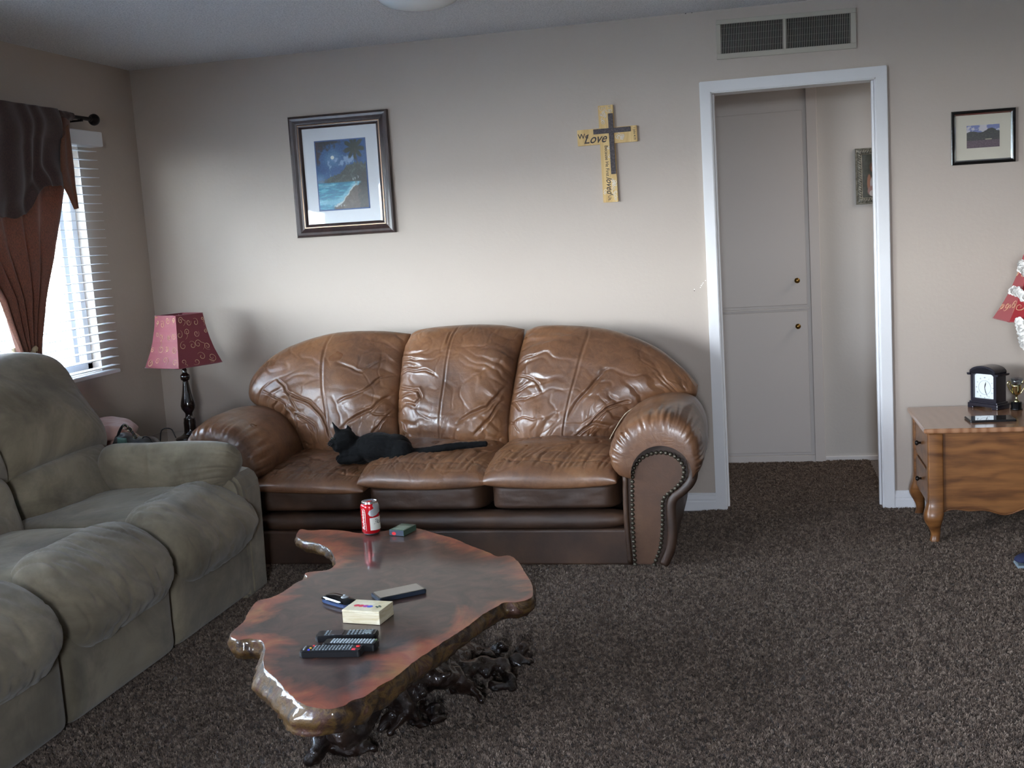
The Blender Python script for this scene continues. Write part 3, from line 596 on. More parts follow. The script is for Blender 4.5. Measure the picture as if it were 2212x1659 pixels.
# outline of the light cross
prism('cross_board', [(-.037, -.235), (.037, -.235), (.037, .048), (.147, .048), (.147, .125), (.037, .125), (.037, .233), (-.037, .233), (-.037, .125), (-.147, .125), (-.147, .048), (-.037, .048)], PINE, cr, .018, CT, .0015)
m = Mat('espresso_wood', srgb(44, 32, 36), .5); m.base(m.ramp(m.noise(120, 3, .7), [(.45, srgb(38, 27, 30)), (.72, srgb(92, 78, 80))])); ESP = m.m
prism('inlay_cross', [(.010, -.10), (.034, -.10), (.034, .098), (.117, .098), (.117, .122), (.034, .122), (.034, .192), (.010, .192), (.010, .122), (-.066, .122), (-.066, .098), (.010, .098)], ESP, cr, .006, CT @ Matrix.Translation((0, 0, .018)), .001)
INK = simple('dark_print', (52, 40, 36), .6); WHT = simple('white_scroll_print', (236, 228, 214), .6)
Z = Matrix.Translation
text('lettering', 'We', .034, INK, cr, CT @ Z((-.118, .092, .0182)), .0002)
text('lettering', 'Love', .062, INK, cr, CT @ Z((-.062, .076, .0183)), .0002, shear=.45, sx=.92)
R90 = Matrix.Rotation(-PI/2, 4, 'Z')
text('lettering', 'Because He First', .0235, INK, cr, CT @ Z((-.008, -.034, .0182)) @ R90, .0002, sx=.93)
text('lettering', 'loved', .044, INK, cr, CT @ Z((-.002, -.152, .0183)) @ R90, .0002, shear=.45, sx=.85)
text('lettering', 'Us.', .022, INK, cr, CT @ Z((-.004, -.216, .0182)) @ R90, .0002)
text('lettering', '1 John 4:19', .0145, INK, cr, CT @ Z((.134, .087, .0182)) @ R90, .0002, sx=.9)
def spiral(c, r, a0, turns, s, n=22):
    return [(c[0]+r*(1-k/n*.86)*math.cos(a0+s*turns*2*PI*k/n), c[1]+r*(1-k/n*.86)*math.sin(a0+s*turns*2*PI*k/n)) for k in range(n+1)]
rs = random.Random(5); sp_ = []
for x0, x1, y0, y1, n_ in ((-.034, .006, .128, .230, 12), (.006, .034, .196, .230, 3), (.04, .085, .052, .095, 8), (.010, .034, -.232, -.105, 12), (-.034, -.012, -.20, -.15, 2), (.0, .009, -.02, .05, 2)):
    for i in range(n_):
        c = (rs.uniform(x0+.006, x1-.006) if x1-x0 > .014 else (x0+x1)/2, rs.uniform(y0+.006, y1-.006)); sp_.append(([CT @ Vector((a, b_, .0184)) for a, b_ in spiral(c, rs.uniform(.006, .012), rs.uniform(0, 6), rs.uniform(.9, 1.4), rs.choice((-1, 1)), 14)], .0016))
tubes('scroll_print', sp_, WHT, cr, 4, kind='stuff')

# ---- return air grille
vt = thing('air_vent', (3.4, 0, 2.29), 'beige return air grille high on the wall above the doorway', 'vent')
VM = simple('vent_beige_paint', (176, 168, 154), .5); VD = simple('vent_dark_inside', (30, 28, 24), .9)
VT = wallM((3.399, 2.2895), -.012)
box('vent_back', (-.30, -.078, .001), (.30, .078, .002), VD, vt, M=VT)
boxes('vent_frame', [((-.32, .070, 0), (.32, .091, .009)), ((-.32, -.091, 0), (.32, -.066, .009)), ((-.32, -.066, 0), (-.298, .070, .009)), ((.294, -.066, 0), (.32, .070, .009)), ((-.011, -.066, 0), (.004, .070, .009))], VM, vt, .002, M=VT)
fins = []
for x0, x1 in ((-.298, -.011), (.004, .294)):
    k = 37
    for i in range(k): x = x0+(x1-x0)*(i+.5)/k; fins.append(((x-.0009, -.067, .002), (x+.0009, .071, .0075)))
boxes('vent_fins', fins, VM, vt, M=VT, kind='stuff')
boxes('vent_louver', [((-.298, y, .0015), (.294, y+.003, .003)) for y in (-.04, -.01, .02, .05)], simple('vent_louver_dark', (62, 58, 50), .7), vt, M=VT)

# ---- ceiling light
gp = at(905, 20, 'z', H-.075)
cl = thing('ceiling_light', (gp.x, gp.y, H), 'white glass ceiling light bowl cut off by the top of the picture', 'ceiling light')
OPAL = Mat('opal_glass', srgb(225, 232, 236), .18, Coat_Weight=.5).m
cx, cy = gp.x+.01, gp.y-.02
prof = [(.001, -.082)]+[(.17*math.sin(a), -.082+.062*(1-math.cos(a))) for a in np.linspace(.15, PI/2, 14)]+[(.172, -.01), (.165, -.004)]
lathe('glass_bowl', prof, OPAL, cl, 48, c=(cx, cy, H))
lathe('metal_rim', [(.168, -.018), (.186, -.016), (.190, -.006), (.186, 0), (.15, 0)], BRONZE, cl, 48, c=(cx, cy, H))

# ================================================================== LEATHER SOFA
sofa = thing('leather_sofa', (1.80, -.5, 0), 'brown leather three seat sofa against the back wall', 'sofa')
box('base_rail', (.70, -.955, .004), (2.69, -.06, .165), LEATHD, sofa, .012, 3)
def roll(name, x0, x1, yc, zc, ry, rz, m, parent, n=28, nx=60, e=3., amp=.003, sd=0, **k):
    a = np.linspace(0, 2*PI, n+1)[:-1][:, None]; x = np.linspace(x0, x1, nx)[None]
    ca, sa = np.cos(a), np.sin(a); s = lambda c: np.sign(c)*np.abs(c)**(2/e)
    end = (1-np.abs(2*(x-x0)/(x1-x0)-1)**14)**.4
    nz = amp*fbm(x*5+sd, a*1.2+0*x, sd, 3)
    P = np.stack([x+0*a, yc+(ry+nz)*s(ca)*np.maximum(end, .02), zc+(rz+nz)*s(sa)*np.maximum(end, .02)], -1)
    v, f = gridmesh(P, closed_u=True); n_ = n; F = [tuple(q) for q in f]; ids = np.arange(n*nx).reshape(n, nx); F += [tuple(ids[:, 0]), tuple(ids[::-1, -1])]
    return link(name, pymesh(v, F, name), m, parent, True, **k)
roll('front_rail', .93, 2.672, -.90, .200, .068, .040, LEATHD, sofa, e=2.6, amp=.004)
box('sofa_back', (.80, -.36, .05), (2.80, -.045, .80), LEATHD, sofa, .06, 4)
def dish(x0, x1, sd, yf=-.955):     # lower boxed cushion fronts
    nu, nv = 60, 26; s = np.linspace(0, 1, nu)[:, None]; t = np.linspace(0, 1, nv)[None]
    S = lambda q, e: (1-np.abs(2*q-1)**e)**.35
    y = -.70-(-.70-yf)*np.maximum(S(s, 12)*S(t, 8), 0); y = y-.006*fbm((x0+(x1-x0)*s)*6, t*1.2, sd, 4)*S(s, 4)*S(t, 4)
    P = np.stack([x0+(x1-x0)*s+0*t, y, .243+(.372-.243)*t+0*s], -1); v, f = gridmesh(P); return v, f
for i, (x0, x1) in enumerate(((.945, 1.462), (1.478, 2.034), (2.048, 2.628))):
    v, f = dish(x0, x1, i*7.1); me = npmesh(v, f); o = link('cushion_front', me, LEATHD, sofa, True)
    box('cushion_boxing', (x0+.01, -.705, .245), (x1-.01, -.36, .372), LEATHD, o)
def billow(n): return 1-np.abs(n)**.7*1.6
def seat_disp(sd, k=1.):
    def d(U, V, P):
        X, Y = P[..., 0], P[..., 1]
        g = np.exp(-((1-V)/.20)) ; fold = perlin((X+.16*V)*30, V*1.1, sd)
        a = -.005*k*np.maximum(0, .30-np.abs(fold))/.30*smooth(.5, .8, V)*(1-smooth(.9, 1, V))
        b = .010*fbm(X*5+sd, Y*5, sd, 3); c = -.006*np.maximum(0, .10-np.abs(perlin(X*9+.9*fbm(X*6, Y*6, sd), Y*9, sd+3)))/.10
        seam = -.005*np.exp(-((V-.86)/.012)**2)
        return a+b+c+seam
    return d
seats = [(.925, 1.505, .362, .060, .8), (1.452, 2.072, .372, .098, 1.3), (2.020, 2.640, .368, .100, 1.3)]
for i, (x0, x1, z, hf, kk) in enumerate(seats):
    sag = [-.02, 0, 0][i]
    cushion('seat_cushion', [(x0+.03, -.40, z+.05), (.5*(x0+x1), -.38, z+.055), (x1-.03, -.40, z+.05)], [(x0+.01, -.985, z+.012+sag*.2), (.5*(x0+x1), -1.0, z+.0), (x1-.015, -.985, z+(-.012 if i == 0 else .006))],
            [(x0+.03, -.40, z+.05), (x0, -.72, z+.03), (x0+.01, -.985, z+.012+sag*.2)], [(x1-.03, -.40, z+.05), (x1, -.72, z+.03), (x1-.015, -.985, z+(-.012 if i == 0 else .006))],
            (0, 0, 1), hf, .036, LEATH, sofa, 150, 110, 4.2, 2.6, seat_disp(3.3*i+1, kk))
# back cushions traced on the reclined plane of the backrest
P0 = (0, -.52, .44); PN = Vector((0, -1, .42)).normalized()
def tr_(L): return [atp(u, v, P0, PN) for u, v in L]
def crease(U, V, pts, w, depth):
    """sharp valley along a poly-line in (u,v)"""
    U = U+.035*fbm(U*3.1+pts[0][0]*9, V*3.3, 4., 3); V = V+.035*fbm(U*3.0, V*3.4+pts[0][1]*7, 8., 3)
    d = np.full(U.shape, 9.); side = np.zeros(U.shape); tt = np.zeros(U.shape)
    for i in range(len(pts)-1):
        (a, b_), (c, e) = pts[i], pts[i+1]; dx, dy = c-a, e-b_; L = dx*dx+dy*dy; t = np.clip(((U-a)*dx+(V-b_)*dy)/L, 0, 1)
        q = np.hypot(U-a-t*dx, V-b_-t*dy); k = q < d; d = np.where(k, q, d); tt = np.where(k, (i+t)/(len(pts)-1), tt)
    w = w*(.55+.9*np.abs(fbm(U*2+3, V*2, pts[0][0]*5, 2))); depth = depth*.85
    return -depth*np.exp(-(d/w)**1.3)*np.sin(PI*np.clip(tt*.9+.08, 0, 1))**.5+depth*.45*np.exp(-((d-1.9*w)/(w*1.1))**2)*np.sin(PI*np.clip(tt*.9+.08, 0, 1))
def back_disp(sd, seam, cr_, gl=1., gr=1., gb=.5):
    def f(U, V, P):
        su = seam[0]+(seam[1]-seam[0])*V+seam[2]*np.sin(PI*V)
        h = -.0045*np.exp(-(np.abs(U-su)/.0055)**1.5)+.0012*np.exp(-((np.abs(U-su)-.014)/.007)**2)
        wv = .6*fbm(U*3, V*3, sd, 3)
        ft = np.abs(perlin(V*11+wv*1.8, U*1.2, sd)); L = np.exp(-(U/.15))*gl; h = h-.012*L*(np.maximum(0, .30-ft)/.30)**1.1
        ft = np.abs(perlin(V*9+wv*1.8-U*4, U*1.0, sd+5)); R = np.exp(-((1-U)/.17))*gr; h = h-.013*R*(np.maximum(0, .30-ft)/.30)**.9
        ft = np.abs(perlin(U*14+wv*3, V*1.6, sd+9)); Bt = np.exp(-((1-V)/.13))*gb; h = h-.010*Bt*np.maximum(0, .30-ft)/.30
        ft = np.abs(perlin(U*11+wv*3, V*1.3, sd+12)); h = h-.005*np.exp(-(V/.08))*np.maximum(0, .25-ft)/.25
        h = h+.013*fbm(U*2.6, V*2.6, sd+2, 2)-.0018*(np.maximum(0, .07-np.abs(perlin(U*4+V*2.5+wv, V*3.0-U*1.5, sd+20)))/.07)
        for pts, w, d in cr_: h = h+crease(U, V, pts, w, d)
        return h
    return f
# left cushion
TL = (537, 850); BLp = (658, 972); BR = (862, 968); TR = (888, 721)
cushion('back_cushion', tr_([TL, (545, 822), (575, 785), (620, 755), (680, 732), (740, 719), (820, 716), TR]), tr_([BLp, (720, 990), (800, 988), BR]),
        tr_([TL, (545, 868), (572, 886), (612, 905), (642, 935), BLp]), tr_([TR, (877, 765), (868, 840), (864, 900), BR]), PN, .125, .13, LEATH, sofa, 230, 190, 3.0, 2.2,
        back_disp(1.7, (.60, .36, .0), [([(.22, .40), (.33, .58), (.40, .82), (.44, .97)], .016, .012), ([(1, .40), (.80, .52), (.58, .62)], .012, .012), ([(1, .52), (.80, .70), (.55, .80)], .014, .012), ([(1, .66), (.85, .84), (.70, .93)], .012, .010),
         ([(.10, .25), (.16, .42), (.14, .66)], .012, .010), ([(.22, .28), (.24, .45), (.20, .62)], .012, .009), ([(.62, .30), (.78, .36), (.92, .26)], .014, .008), ([(.05, .80), (.18, .66), (.3, .78), (.26, .92)], .015, .010)], 1.3, 1.0, .5))
cushion('back_cushion', tr_([(893, 724), (912, 713), (1005, 704), (1085, 704), (1133, 711)]), tr_([(866, 958), (905, 972), (990, 976), (1098, 972)]),
        tr_([(893, 724), (876, 760), (867, 830), (863, 900), (866, 958)]), tr_([(1133, 711), (1129, 745), (1117, 800), (1107, 880), (1098, 972)]), PN, .135, .12, LEATH, sofa, 200, 190, 3.2, 2.2,
        back_disp(8.2, (.46, .42, .015), [([(0, .52), (.10, .55), (.22, .58), (.27, .64), (.22, .69), (.12, .66)], .012, .013), ([(0, .44), (.12, .41), (.28, .40), (.40, .46)], .012, .007), ([(1, .48), (.82, .70), (.60, .82)], .016, .012), ([(1, .60), (.85, .80), (.72, .93)], .014, .012), ([(.0, .78), (.08, .88), (.16, .93)], .010, .008), ([(.44, .10), (.42, .22)], .014, .008)], 1.5, .9, .5))
cushion('back_cushion', tr_([(1138, 714), (1175, 704), (1262, 706), (1340, 719), (1420, 752), (1478, 798), (1508, 832)]), tr_([(1102, 975), (1220, 980), (1312, 972)]),
        tr_([(1138, 714), (1124, 762), (1112, 830), (1102, 890), (1099, 940), (1102, 975)]), tr_([(1508, 832), (1502, 856), (1468, 862), (1425, 876), (1380, 900), (1342, 934), (1312, 972)]), PN, .125, .13, LEATH, sofa, 230, 190, 3.0, 2.2,
        back_disp(15.4, (.34, .56, .0), [([(.60, .35), (.57, .55), (.54, .80)], .018, .010), ([(.88, .55), (.78, .68), (.75, .84)], .014, .013), ([(.02, .42), (.16, .50), (.27, .60)], .012, .007), ([(.62, .93), (.75, .80), (.9, .80)], .014, .011), ([(.0, .62), (.12, .72)], .010, .008), ([(.0, .75), (.12, .88)], .010, .008), ([(.30, .95), (.40, .82), (.50, .72)], .016, .006)], 1.5, 1.0, .6))

PANL = LEATHD.copy(); PANL.name = 'panel_leather'; [setattr(n.color_ramp.elements[i], 'color', (*c, 1)) for n in PANL.node_tree.nodes if n.type == 'VALTORGB' for i, c in enumerate((srgb(70, 47, 33), srgb(92, 62, 42), srgb(108, 76, 52)))]
def arm(sgn, cx):
    mir = lambda x: cx+sgn*(x-2.815)
    nm = 'right' if sgn > 0 else 'left'
    a = thing_arm = None
    # body profile
    prof = [(2.660, .004), (2.652, .20), (2.655, .36), (2.668, .44), (2.70, .50), (2.76, .545), (2.83, .555), (2.90, .53), (2.945, .48), (2.955, .41), (2.94, .36), (2.90, .318), (2.872, .29), (2.864, .24), (2.862, .15), (2.850, .07), (2.822, .004)]
    pts = catmull([(mir(x), z, 0) for x, z in prof], 4)
    bm = bmesh.new(); T = Matrix(((1, 0, 0, 0), (0, 0, 1, -.950), (0, 1, 0, 0), (0, 0, 0, 1)))
    body = prism('arm_body', [(p.x, p.y) for p in pts], LEATHD, sofa, .88, T, .006)
    # raised welt outside the nail line
    w = [(mir(x), -.958, z) for x, z in ((2.935, .49), (2.945, .41), (2.93, .366), (2.895, .330), (2.862, .304), (2.847, .262), (2.847, .15), (2.836, .08), (2.806, .012))]
    tubes('arm_welt', [(catmull(w, 8), .021)], LEATHD, sofa, 14)
    tubes('arm_welt', [(catmull([(mir(2.662), -.955, .012), (mir(2.655), -.955, .2), (mir(2.658), -.955, .40)], 8), .012)], LEATHD, sofa, 10)
    ins = [(2.684, .012), (2.683, .2), (2.692, .40), (2.715, .455), (2.755, .487), (2.815, .498), (2.87, .482), (2.905, .44), (2.902, .385), (2.87, .345), (2.828, .312), (2.812, .28), (2.808, .19), (2.795, .09), (2.765, .012)]
    ip = catmull([(mir(x), z, 0) for x, z in ins], 6)
    prism('arm_panel', [(p.x, p.y) for p in ip], PANL, sofa, .016, Matrix(((1, 0, 0, 0), (0, 0, 1, -.968), (0, 1, 0, 0), (0, 0, 0, 1))), .006)
    NA = []; R_ = resample([(p.x, p.y) for p in ip], 58)
    nv_, nf_ = lathe_v([(.0092, 0), (.0088, .0035), (.0062, .0072), (.0022, .0088)], 10); nme = pymesh(nv_, nf_, 'nail_head'); nme.materials.append(NAIL); nme.polygons.foreach_set('use_smooth', [True]*len(nme.polygons))
    for x, z in R_:
        o = bpy.data.objects.new('nail_head', nme); COL.objects.link(o); o.parent = sofa; o.matrix_parent_inverse = sofa.matrix_basis.inverted()
        o.matrix_basis = Matrix.Translation((x, -.962-.004, z)) @ Matrix.Rotation(PI/2, 4, 'X')
    # overstuffed roll pad
    nth, ny = 150, 130; th = np.linspace(math.radians(-8), math.radians(186), nth)[:, None]; s = np.linspace(0, 1, ny)[None]; s = (1-np.cos(PI*s))/2*.6+s*.4
    y = -.985+.64*s
    tf = (th-th.min())/(th.max()-th.min())
    P1 = np.maximum(0, 1-np.abs(2*tf-1)**7)**.5; P2 = np.where(s < .5, np.maximum(0, 1-np.abs(2*s-1)**9)**.5, np.maximum(0, 1-np.abs(2*s-1)**4)**.5)
    rr0 = .128; out = np.interp(np.degrees(th), [-8, 0, 28, 42, 64, 90, 120, 150, 186], [.160, .168, .200, .230, .268, .275, .268, .258, .238])-rr0+.016*smooth(.08, .4, s)*np.exp(-((th-math.radians(64))/.35)**2)
    g = np.exp(-(s/.13)); fold = np.abs(perlin(th*7.5, s*2.0, 1. if sgn > 0 else 5.))
    wr_ = -.018*g*(np.maximum(0, .30-fold)/.30)**.9*smooth(0, .03, s)+.004*fbm(th*1.3, s*2, 3., 2)
    r = rr0+(out+wr_)*P1*P2
    zc = .405+.0*s; X = 2.815+r*np.cos(th); Zz = zc+r*np.sin(th)*(1+.02*s)
    X = cx+sgn*(X-2.815)
    # let the front lip roll forward and down
    y = y-.030*P1*np.exp(-((s-.06)/.07)**2)
    P = np.stack([X, y+0*th, Zz], -1); v, f = gridmesh(P, flip=sgn < 0); link('arm_pad', npmesh(v, f), LEATH, sofa, True)
    return body
NAIL = simple('antique_brass_nail', (88, 82, 70), .42, .7)
arm(1, 2.815); arm(-1, .785)
# stitched welts following the centre seams
tubes('arm_piping', [(catmull([at(1310, 962, 'y', -.62), at(1330, 925, 'y', -.6), at(1352, 893, 'y', -.58), at(1385, 872, 'y', -.56)], 8), .0025)], simple('pale_piping', (176, 160, 136), .6), sofa, 6)

# ================================================================== BLACK CAT
FUR = Mat('black_fur', srgb(9, 9, 10), .85, Sheen_Weight=.03, Sheen_Roughness=.4, Specular_IOR_Level=.2); FUR.bump(FUR.noise(170, 3, .6, 0, None, (.25, 1, 1)), .5, .004); FUR.bump(FUR.noise(18, 3), .2, .01); FUR = FUR.m
cat = thing('cat', (1.5, -.76, .43), 'black cat lying on the left seat of the leather sofa', 'cat')
YC = -.77
def cp(u, v, y=YC): return at(u, v, 'y', y)
I3 = Matrix.Identity(3); RYm = lambda d: Matrix.Rotation(math.radians(d), 3, 'Y')
bp = [('e', cp(820, 968), (.125, .085, .073), RYm(6)), ('e', cp(852, 970, YC+.01), (.082, .09, .070), I3), ('e', cp(866, 978, YC-.04), (.062, .045, .058), RYm(-15)), ('e', cp(780, 975), (.068, .062, .062), RYm(0)), ('e', cp(752, 980, YC-.01), (.040, .045, .042), RYm(0)),
      ('c', [cp(780, 968), cp(762, 958), cp(752, 950)], [.05, .042, .036]), ('e', cp(745, 949, YC-.02), (.056, .047, .050), RYm(8)), ('e', cp(718, 958, YC-.03), (.022, .021, .018), I3), ('e', cp(732, 967, YC-.03), (.030, .028, .022), I3),
      ('c', [cp(775, 988, YC-.05), cp(752, 994, YC-.055), cp(736, 995, YC-.055)], [.026, .020, .018]), ('c', [cp(775, 988, YC+.03), cp(748, 991, YC+.03), cp(732, 991, YC+.03)], [.024, .018, .017]),
      ('c', [cp(866, 990, YC-.07), cp(846, 998, YC-.085), cp(826, 1000, YC-.08)], [.026, .022, .018]),
      ('c', [cp(732, 936, YC-.035), cp(725, 925, YC-.035), cp(718, 912, YC-.035)], [.017, .011, .0025]), ('c', [cp(752, 935, YC+.0), cp(754, 928, YC+.005), cp(750, 918, YC+.01)], [.019, .013, .004]),
      ('c', [cp(875, 978, -.76), cp(893, 980, -.79), cp(925, 974, -.80), cp(960, 967, -.79), cp(1000, 962, -.77), cp(1048, 959, -.75)], [.036, .024, .019, .018, .017, .014])]
blob('body', bp, FUR, cat, .0045, 5, lambda A: .0022*perlin(A[:, 0]*60, A[:, 1]*60, A[:, 2]*60))
EYE = Mat('cat_eye', srgb(40, 46, 36), .05, Coat_Weight=1).m
def ball(name, c, r, m, parent, s=(1, 1, 1), **k):
    bm = bmesh.new(); bmesh.ops.create_icosphere(bm, subdivisions=3, radius=r, matrix=Matrix.Translation(Vector(c)) @ Matrix.Diagonal((*s, 1))); return link(name, bm_me(bm), m, parent, True, **k)
e1 = cp(721, 947, YC-.055); ball('eye', (e1.x+.002, e1.y+.002, e1.z), .0075, EYE, cat); e2 = cp(716, 948, YC-.022); ball('eye', (e2.x+.004, e2.y, e2.z), .0075, EYE, cat)
tubes('whisker', [([cp(719, 958, YC-.05), cp(704+i*2, 956+i*6, YC-.09)], .0005) for i in range(3)], simple('whisker_grey', (120, 120, 124), .5), cat, 4)

# ================================================================== SUEDE SOFA
su = thing('suede_sofa', (.65, -2.5, 0), 'taupe suede reclining sofa under the left window', 'sofa')
YA = -1.262; YE = -3.62
def drag(sd, amp=.006):
    return lambda U, V, P: amp*1.9*fbm(U*1.6+V*1.0, V*1.5, sd, 2)-amp*.28*(np.maximum(0, .12-np.abs(perlin(U*9+V*5+2*fbm(U*2, V*2, sd, 2), V*1.5-U, sd+4)))/.12)*np.clip(4*np.minimum(np.minimum(U, 1-U), np.minimum(V, 1-V)), 0, 1)
# end panel of the right arm: rounded top, tall slab
def armslab(y0, y1):
    P = [(.10, .01), (1.130, .01), (1.136, .30), (1.137, .44), (1.132, .485), (1.118, .515), (1.095, .532), (1.05, .540), (.60, .555), (.15, .59), (.10, .55)]
    return prism('arm_panel', P, SUEDE, su, abs(y1-y0), Matrix(((1, 0, 0, 0), (0, 0, 1, min(y0, y1)), (0, 1, 0, 0), (0, 0, 0, 1))), .016)
armslab(YA-.19, YA); armslab(YE, YE+.19)
box('arm_facing', (1.128, YA-.15, .03), (1.139, YA-.03, .47), SUEDE, su, .005)
def armpad(y0):
    T_ = [(.50, y0, .615), (.56, y0, .672), (.75, y0, .676), (.95, y0, .680), (1.09, y0, .668), (1.142, y0, .625)]
    B_ = [(.52, y0, .455), (.75, y0, .440), (.97, y0, .445), (1.055, y0, .475)]
    cushion('arm_pillow', T_, B_, [T_[0], (.49, y0, .53), B_[0]], [T_[-1], (1.135, y0, .575), (1.09, y0, .51), B_[-1]], (0, -1, .35), .105, .10, SUEDE, su, 120, 90, 3.0, 2.1,
            lambda U, V, P: .006*fbm(U*3, V*3, 2., 3)-.008*np.exp(-((1-U)/.16))*np.maximum(0, .3-np.abs(perlin(V*9+U*4, U*2, 6.)))/.3-.005*np.exp(-((U-.40-.05*np.sin(V*3))/.012)**2))
armpad(-1.43); armpad(-3.45)
box('sofa_body', (.14, YE+.15, .04), (1.06, YA-.15, .36), SUEDE, su, .03)
box('sofa_back', (.10, YE+.16, .04), (.36, YA-.12, .86), SUEDE, su, .06, 4)
segs = [(-1.36, -2.035), (-2.045, -2.70), (-2.71, -3.44)]
def seatroll(y0, y1, sd):
    n, ny = 72, 110; a = np.linspace(0, 2*PI, n+1)[:-1][:, None]; s = np.linspace(-1, 1, ny)[None]; s = np.sign(s)*(1-(1-np.abs(s))**1.6)
    E = np.maximum(0, 1-np.abs(s)**5)**.42; yc = (y0+y1)/2; hy = abs(y1-y0)/2
    e = 2.5; ca = np.sign(np.cos(a))*np.abs(np.cos(a))**(2/e); sa = np.sign(np.sin(a))*np.abs(np.sin(a))**(2/e)
    nz = .010*fbm(s*1.5+sd, a*.9, sd, 3)+.007*np.sin(a)*0-.007*np.maximum(0, .16-np.abs(perlin(s*5+a*.8+sd, a*1.1, sd)))/.16
    A_ = (.185+nz)*E; B_ = (.118+nz)*(.25+.75*E)*np.where(E > .02, 1, 0)+.0
    ang = math.radians(-36); xx = A_*ca; zz = B_*sa
    X = 1.035+xx*math.cos(ang)-zz*math.sin(ang); Z = .382+xx*math.sin(ang)+zz*math.cos(ang)
    Y = yc+hy*s+.012*fbm(a*1.1, s*0+sd, sd, 2)*(np.abs(s) > .97)
    P = np.stack([X, Y+0*a, Z], -1); v, f = gridmesh(P, closed_u=True); F = [tuple(q) for q in f]; ids = np.arange(n*ny).reshape(n, ny); F += [tuple(ids[:, 0]), tuple(ids[::-1, -1])]
    link('seat_roll', pymesh(v, F), SUEDE, su, True)
for i, (a_, b_) in enumerate(segs):
    seatroll(a_, b_, 2.3*i+.7)
    cushion('seat_cushion', [(.42, a_, .44), (.7, a_+.004, .455), (1.0, a_, .452)], [(.42, b_, .44), (.7, b_, .455), (1.0, b_, .452)], [(.42, a_, .44), (.40, (a_+b_)/2, .44), (.42, b_, .44)], [(1.0, a_, .452), (1.02, (a_+b_)/2, .455), (1.0, b_, .452)],
            (0, 0, 1), .048, .08, SUEDE, su, 90, 90, 4, 2.2, drag(i*3.1+2, .005))
    # leg-rest front, slightly bulged
    nu, nv = 60, 40; s = np.linspace(0, 1, nu)[:, None]; t = np.linspace(0, 1, nv)[None]; S_ = lambda q, e: np.maximum(0, 1-np.abs(2*q-1)**e)**.4
    aa, bb_ = (a_+.085 if i == 0 else a_), b_
    X = 1.08+.052*S_(s, 16)*S_(t, 10)+.006*fbm(s*2+i*5, t*1.5, i*4., 3)*S_(s, 4)*S_(t, 4)
    P = np.stack([X, aa+(bb_-aa)*s+0*t, .022+.30*t+0*s], -1); v, f = gridmesh(P); link('leg_rest', npmesh(v, f), SUEDE, su, True)
    # backrest: lumbar and head pillows on a reclined plane
    cx0 = np.array([.50, 0, .42]); up = Vector((-.30, 0, .60))
    def bq(y, t, dx=0): return (.505-.30*t+dx, y, .40+.62*t)
    ya, yb = ((-1.235, -1.90), (-1.915, -2.62), (-2.635, -3.42))[i]
    cushion('lumbar_cushion', [bq(ya-.035, .42, .0), bq((ya+yb)/2, .40), bq(yb, .38)], [bq(ya-.10, .0), bq((ya+yb)/2, -.02), bq(yb+.0, .02)], [bq(ya-.035, .42), bq(ya-.05, .2), bq(ya-.10, .0)], [bq(yb, .38), bq(yb-.012, .2), bq(yb, .02)],
            (1, 0, .45), .10, .14, SUEDE, su, 110, 90, 3.6, 2.2, drag(i*4.1+5, .008))
    cushion('head_cushion', [bq(ya-.10, 1.03, -.02), bq(ya-.16, 1.06, -.04), bq((ya+yb)/2, 1.09, -.05), bq(yb+.04, 1.08, -.04), bq(yb, 1.04)], [bq(ya+.01, .36), bq((ya+yb)/2, .38), bq(yb-.01, .36)], [bq(ya-.10, 1.03, -.02), bq(ya-.055, .93), bq(ya-.02, .74), bq(ya+.0, .55), bq(ya+.01, .36)], [bq(yb, 1.04), bq(yb-.02, .7), bq(yb-.01, .36)],
            (1, 0, .40), .135, .10, SUEDE, su, 130, 110, 3.4, 2.2, drag(i*4.1+9, .009))

# ================================================================== BURL COFFEE TABLE
tb = thing('coffee_table', (2.15, -2.7, 0), 'glossy live-edge burl slab coffee table on a dark root base', 'coffee table')
ZT = .42
opx = [(643, 1150), (650, 1143), (672, 1146), (700, 1144), (740, 1146), (780, 1152), (830, 1147), (870, 1140), (905, 1142), (940, 1152), (985, 1165), (1020, 1180), (1055, 1193), (1075, 1202), (1100, 1200), (1118, 1212), (1133, 1235), (1147, 1258), (1151, 1275), (1147, 1291), (1120, 1300), (1090, 1301), (1075, 1309), (1043, 1327), (1021, 1345), (985, 1369), (946, 1394), (920, 1412), (896, 1428), (872, 1448), (848, 1466), (819, 1482), (790, 1504), (762, 1512), (738, 1526), (697, 1531), (653, 1520), (624, 1497), (599, 1468), (574, 1446), (569, 1428), (573, 1407), (567, 1385), (541, 1379), (512, 1382), (497, 1371), (505, 1361), (527, 1342), (538, 1320), (556, 1298), (585, 1291), (614, 1277), (639, 1259), (664, 1248), (659, 1238), (682, 1234), (711, 1230), (725, 1216), (718, 1194), (704, 1181), (675, 1170), (650, 1165), (641, 1157)]
op = catmull([at(u, v, 'z', ZT) for u, v in opx], 6, True); OR = resample([(p.x, p.y) for p in op], 420, True)
if np.sum(OR[:, 0]*np.roll(OR[:, 1], -1)-np.roll(OR[:, 0], -1)*OR[:, 1]) < 0: OR = OR[::-1]
tg = np.roll(OR, -2, 0)-np.roll(OR, 2, 0); tg /= np.linalg.norm(tg, axis=1)[:, None]; NO = np.stack([tg[:, 1], -tg[:, 0]], 1)
OR = OR+NO*(.0022*fbm(OR[:, 0]*40, OR[:, 1]*40, 2., 4))[:, None]
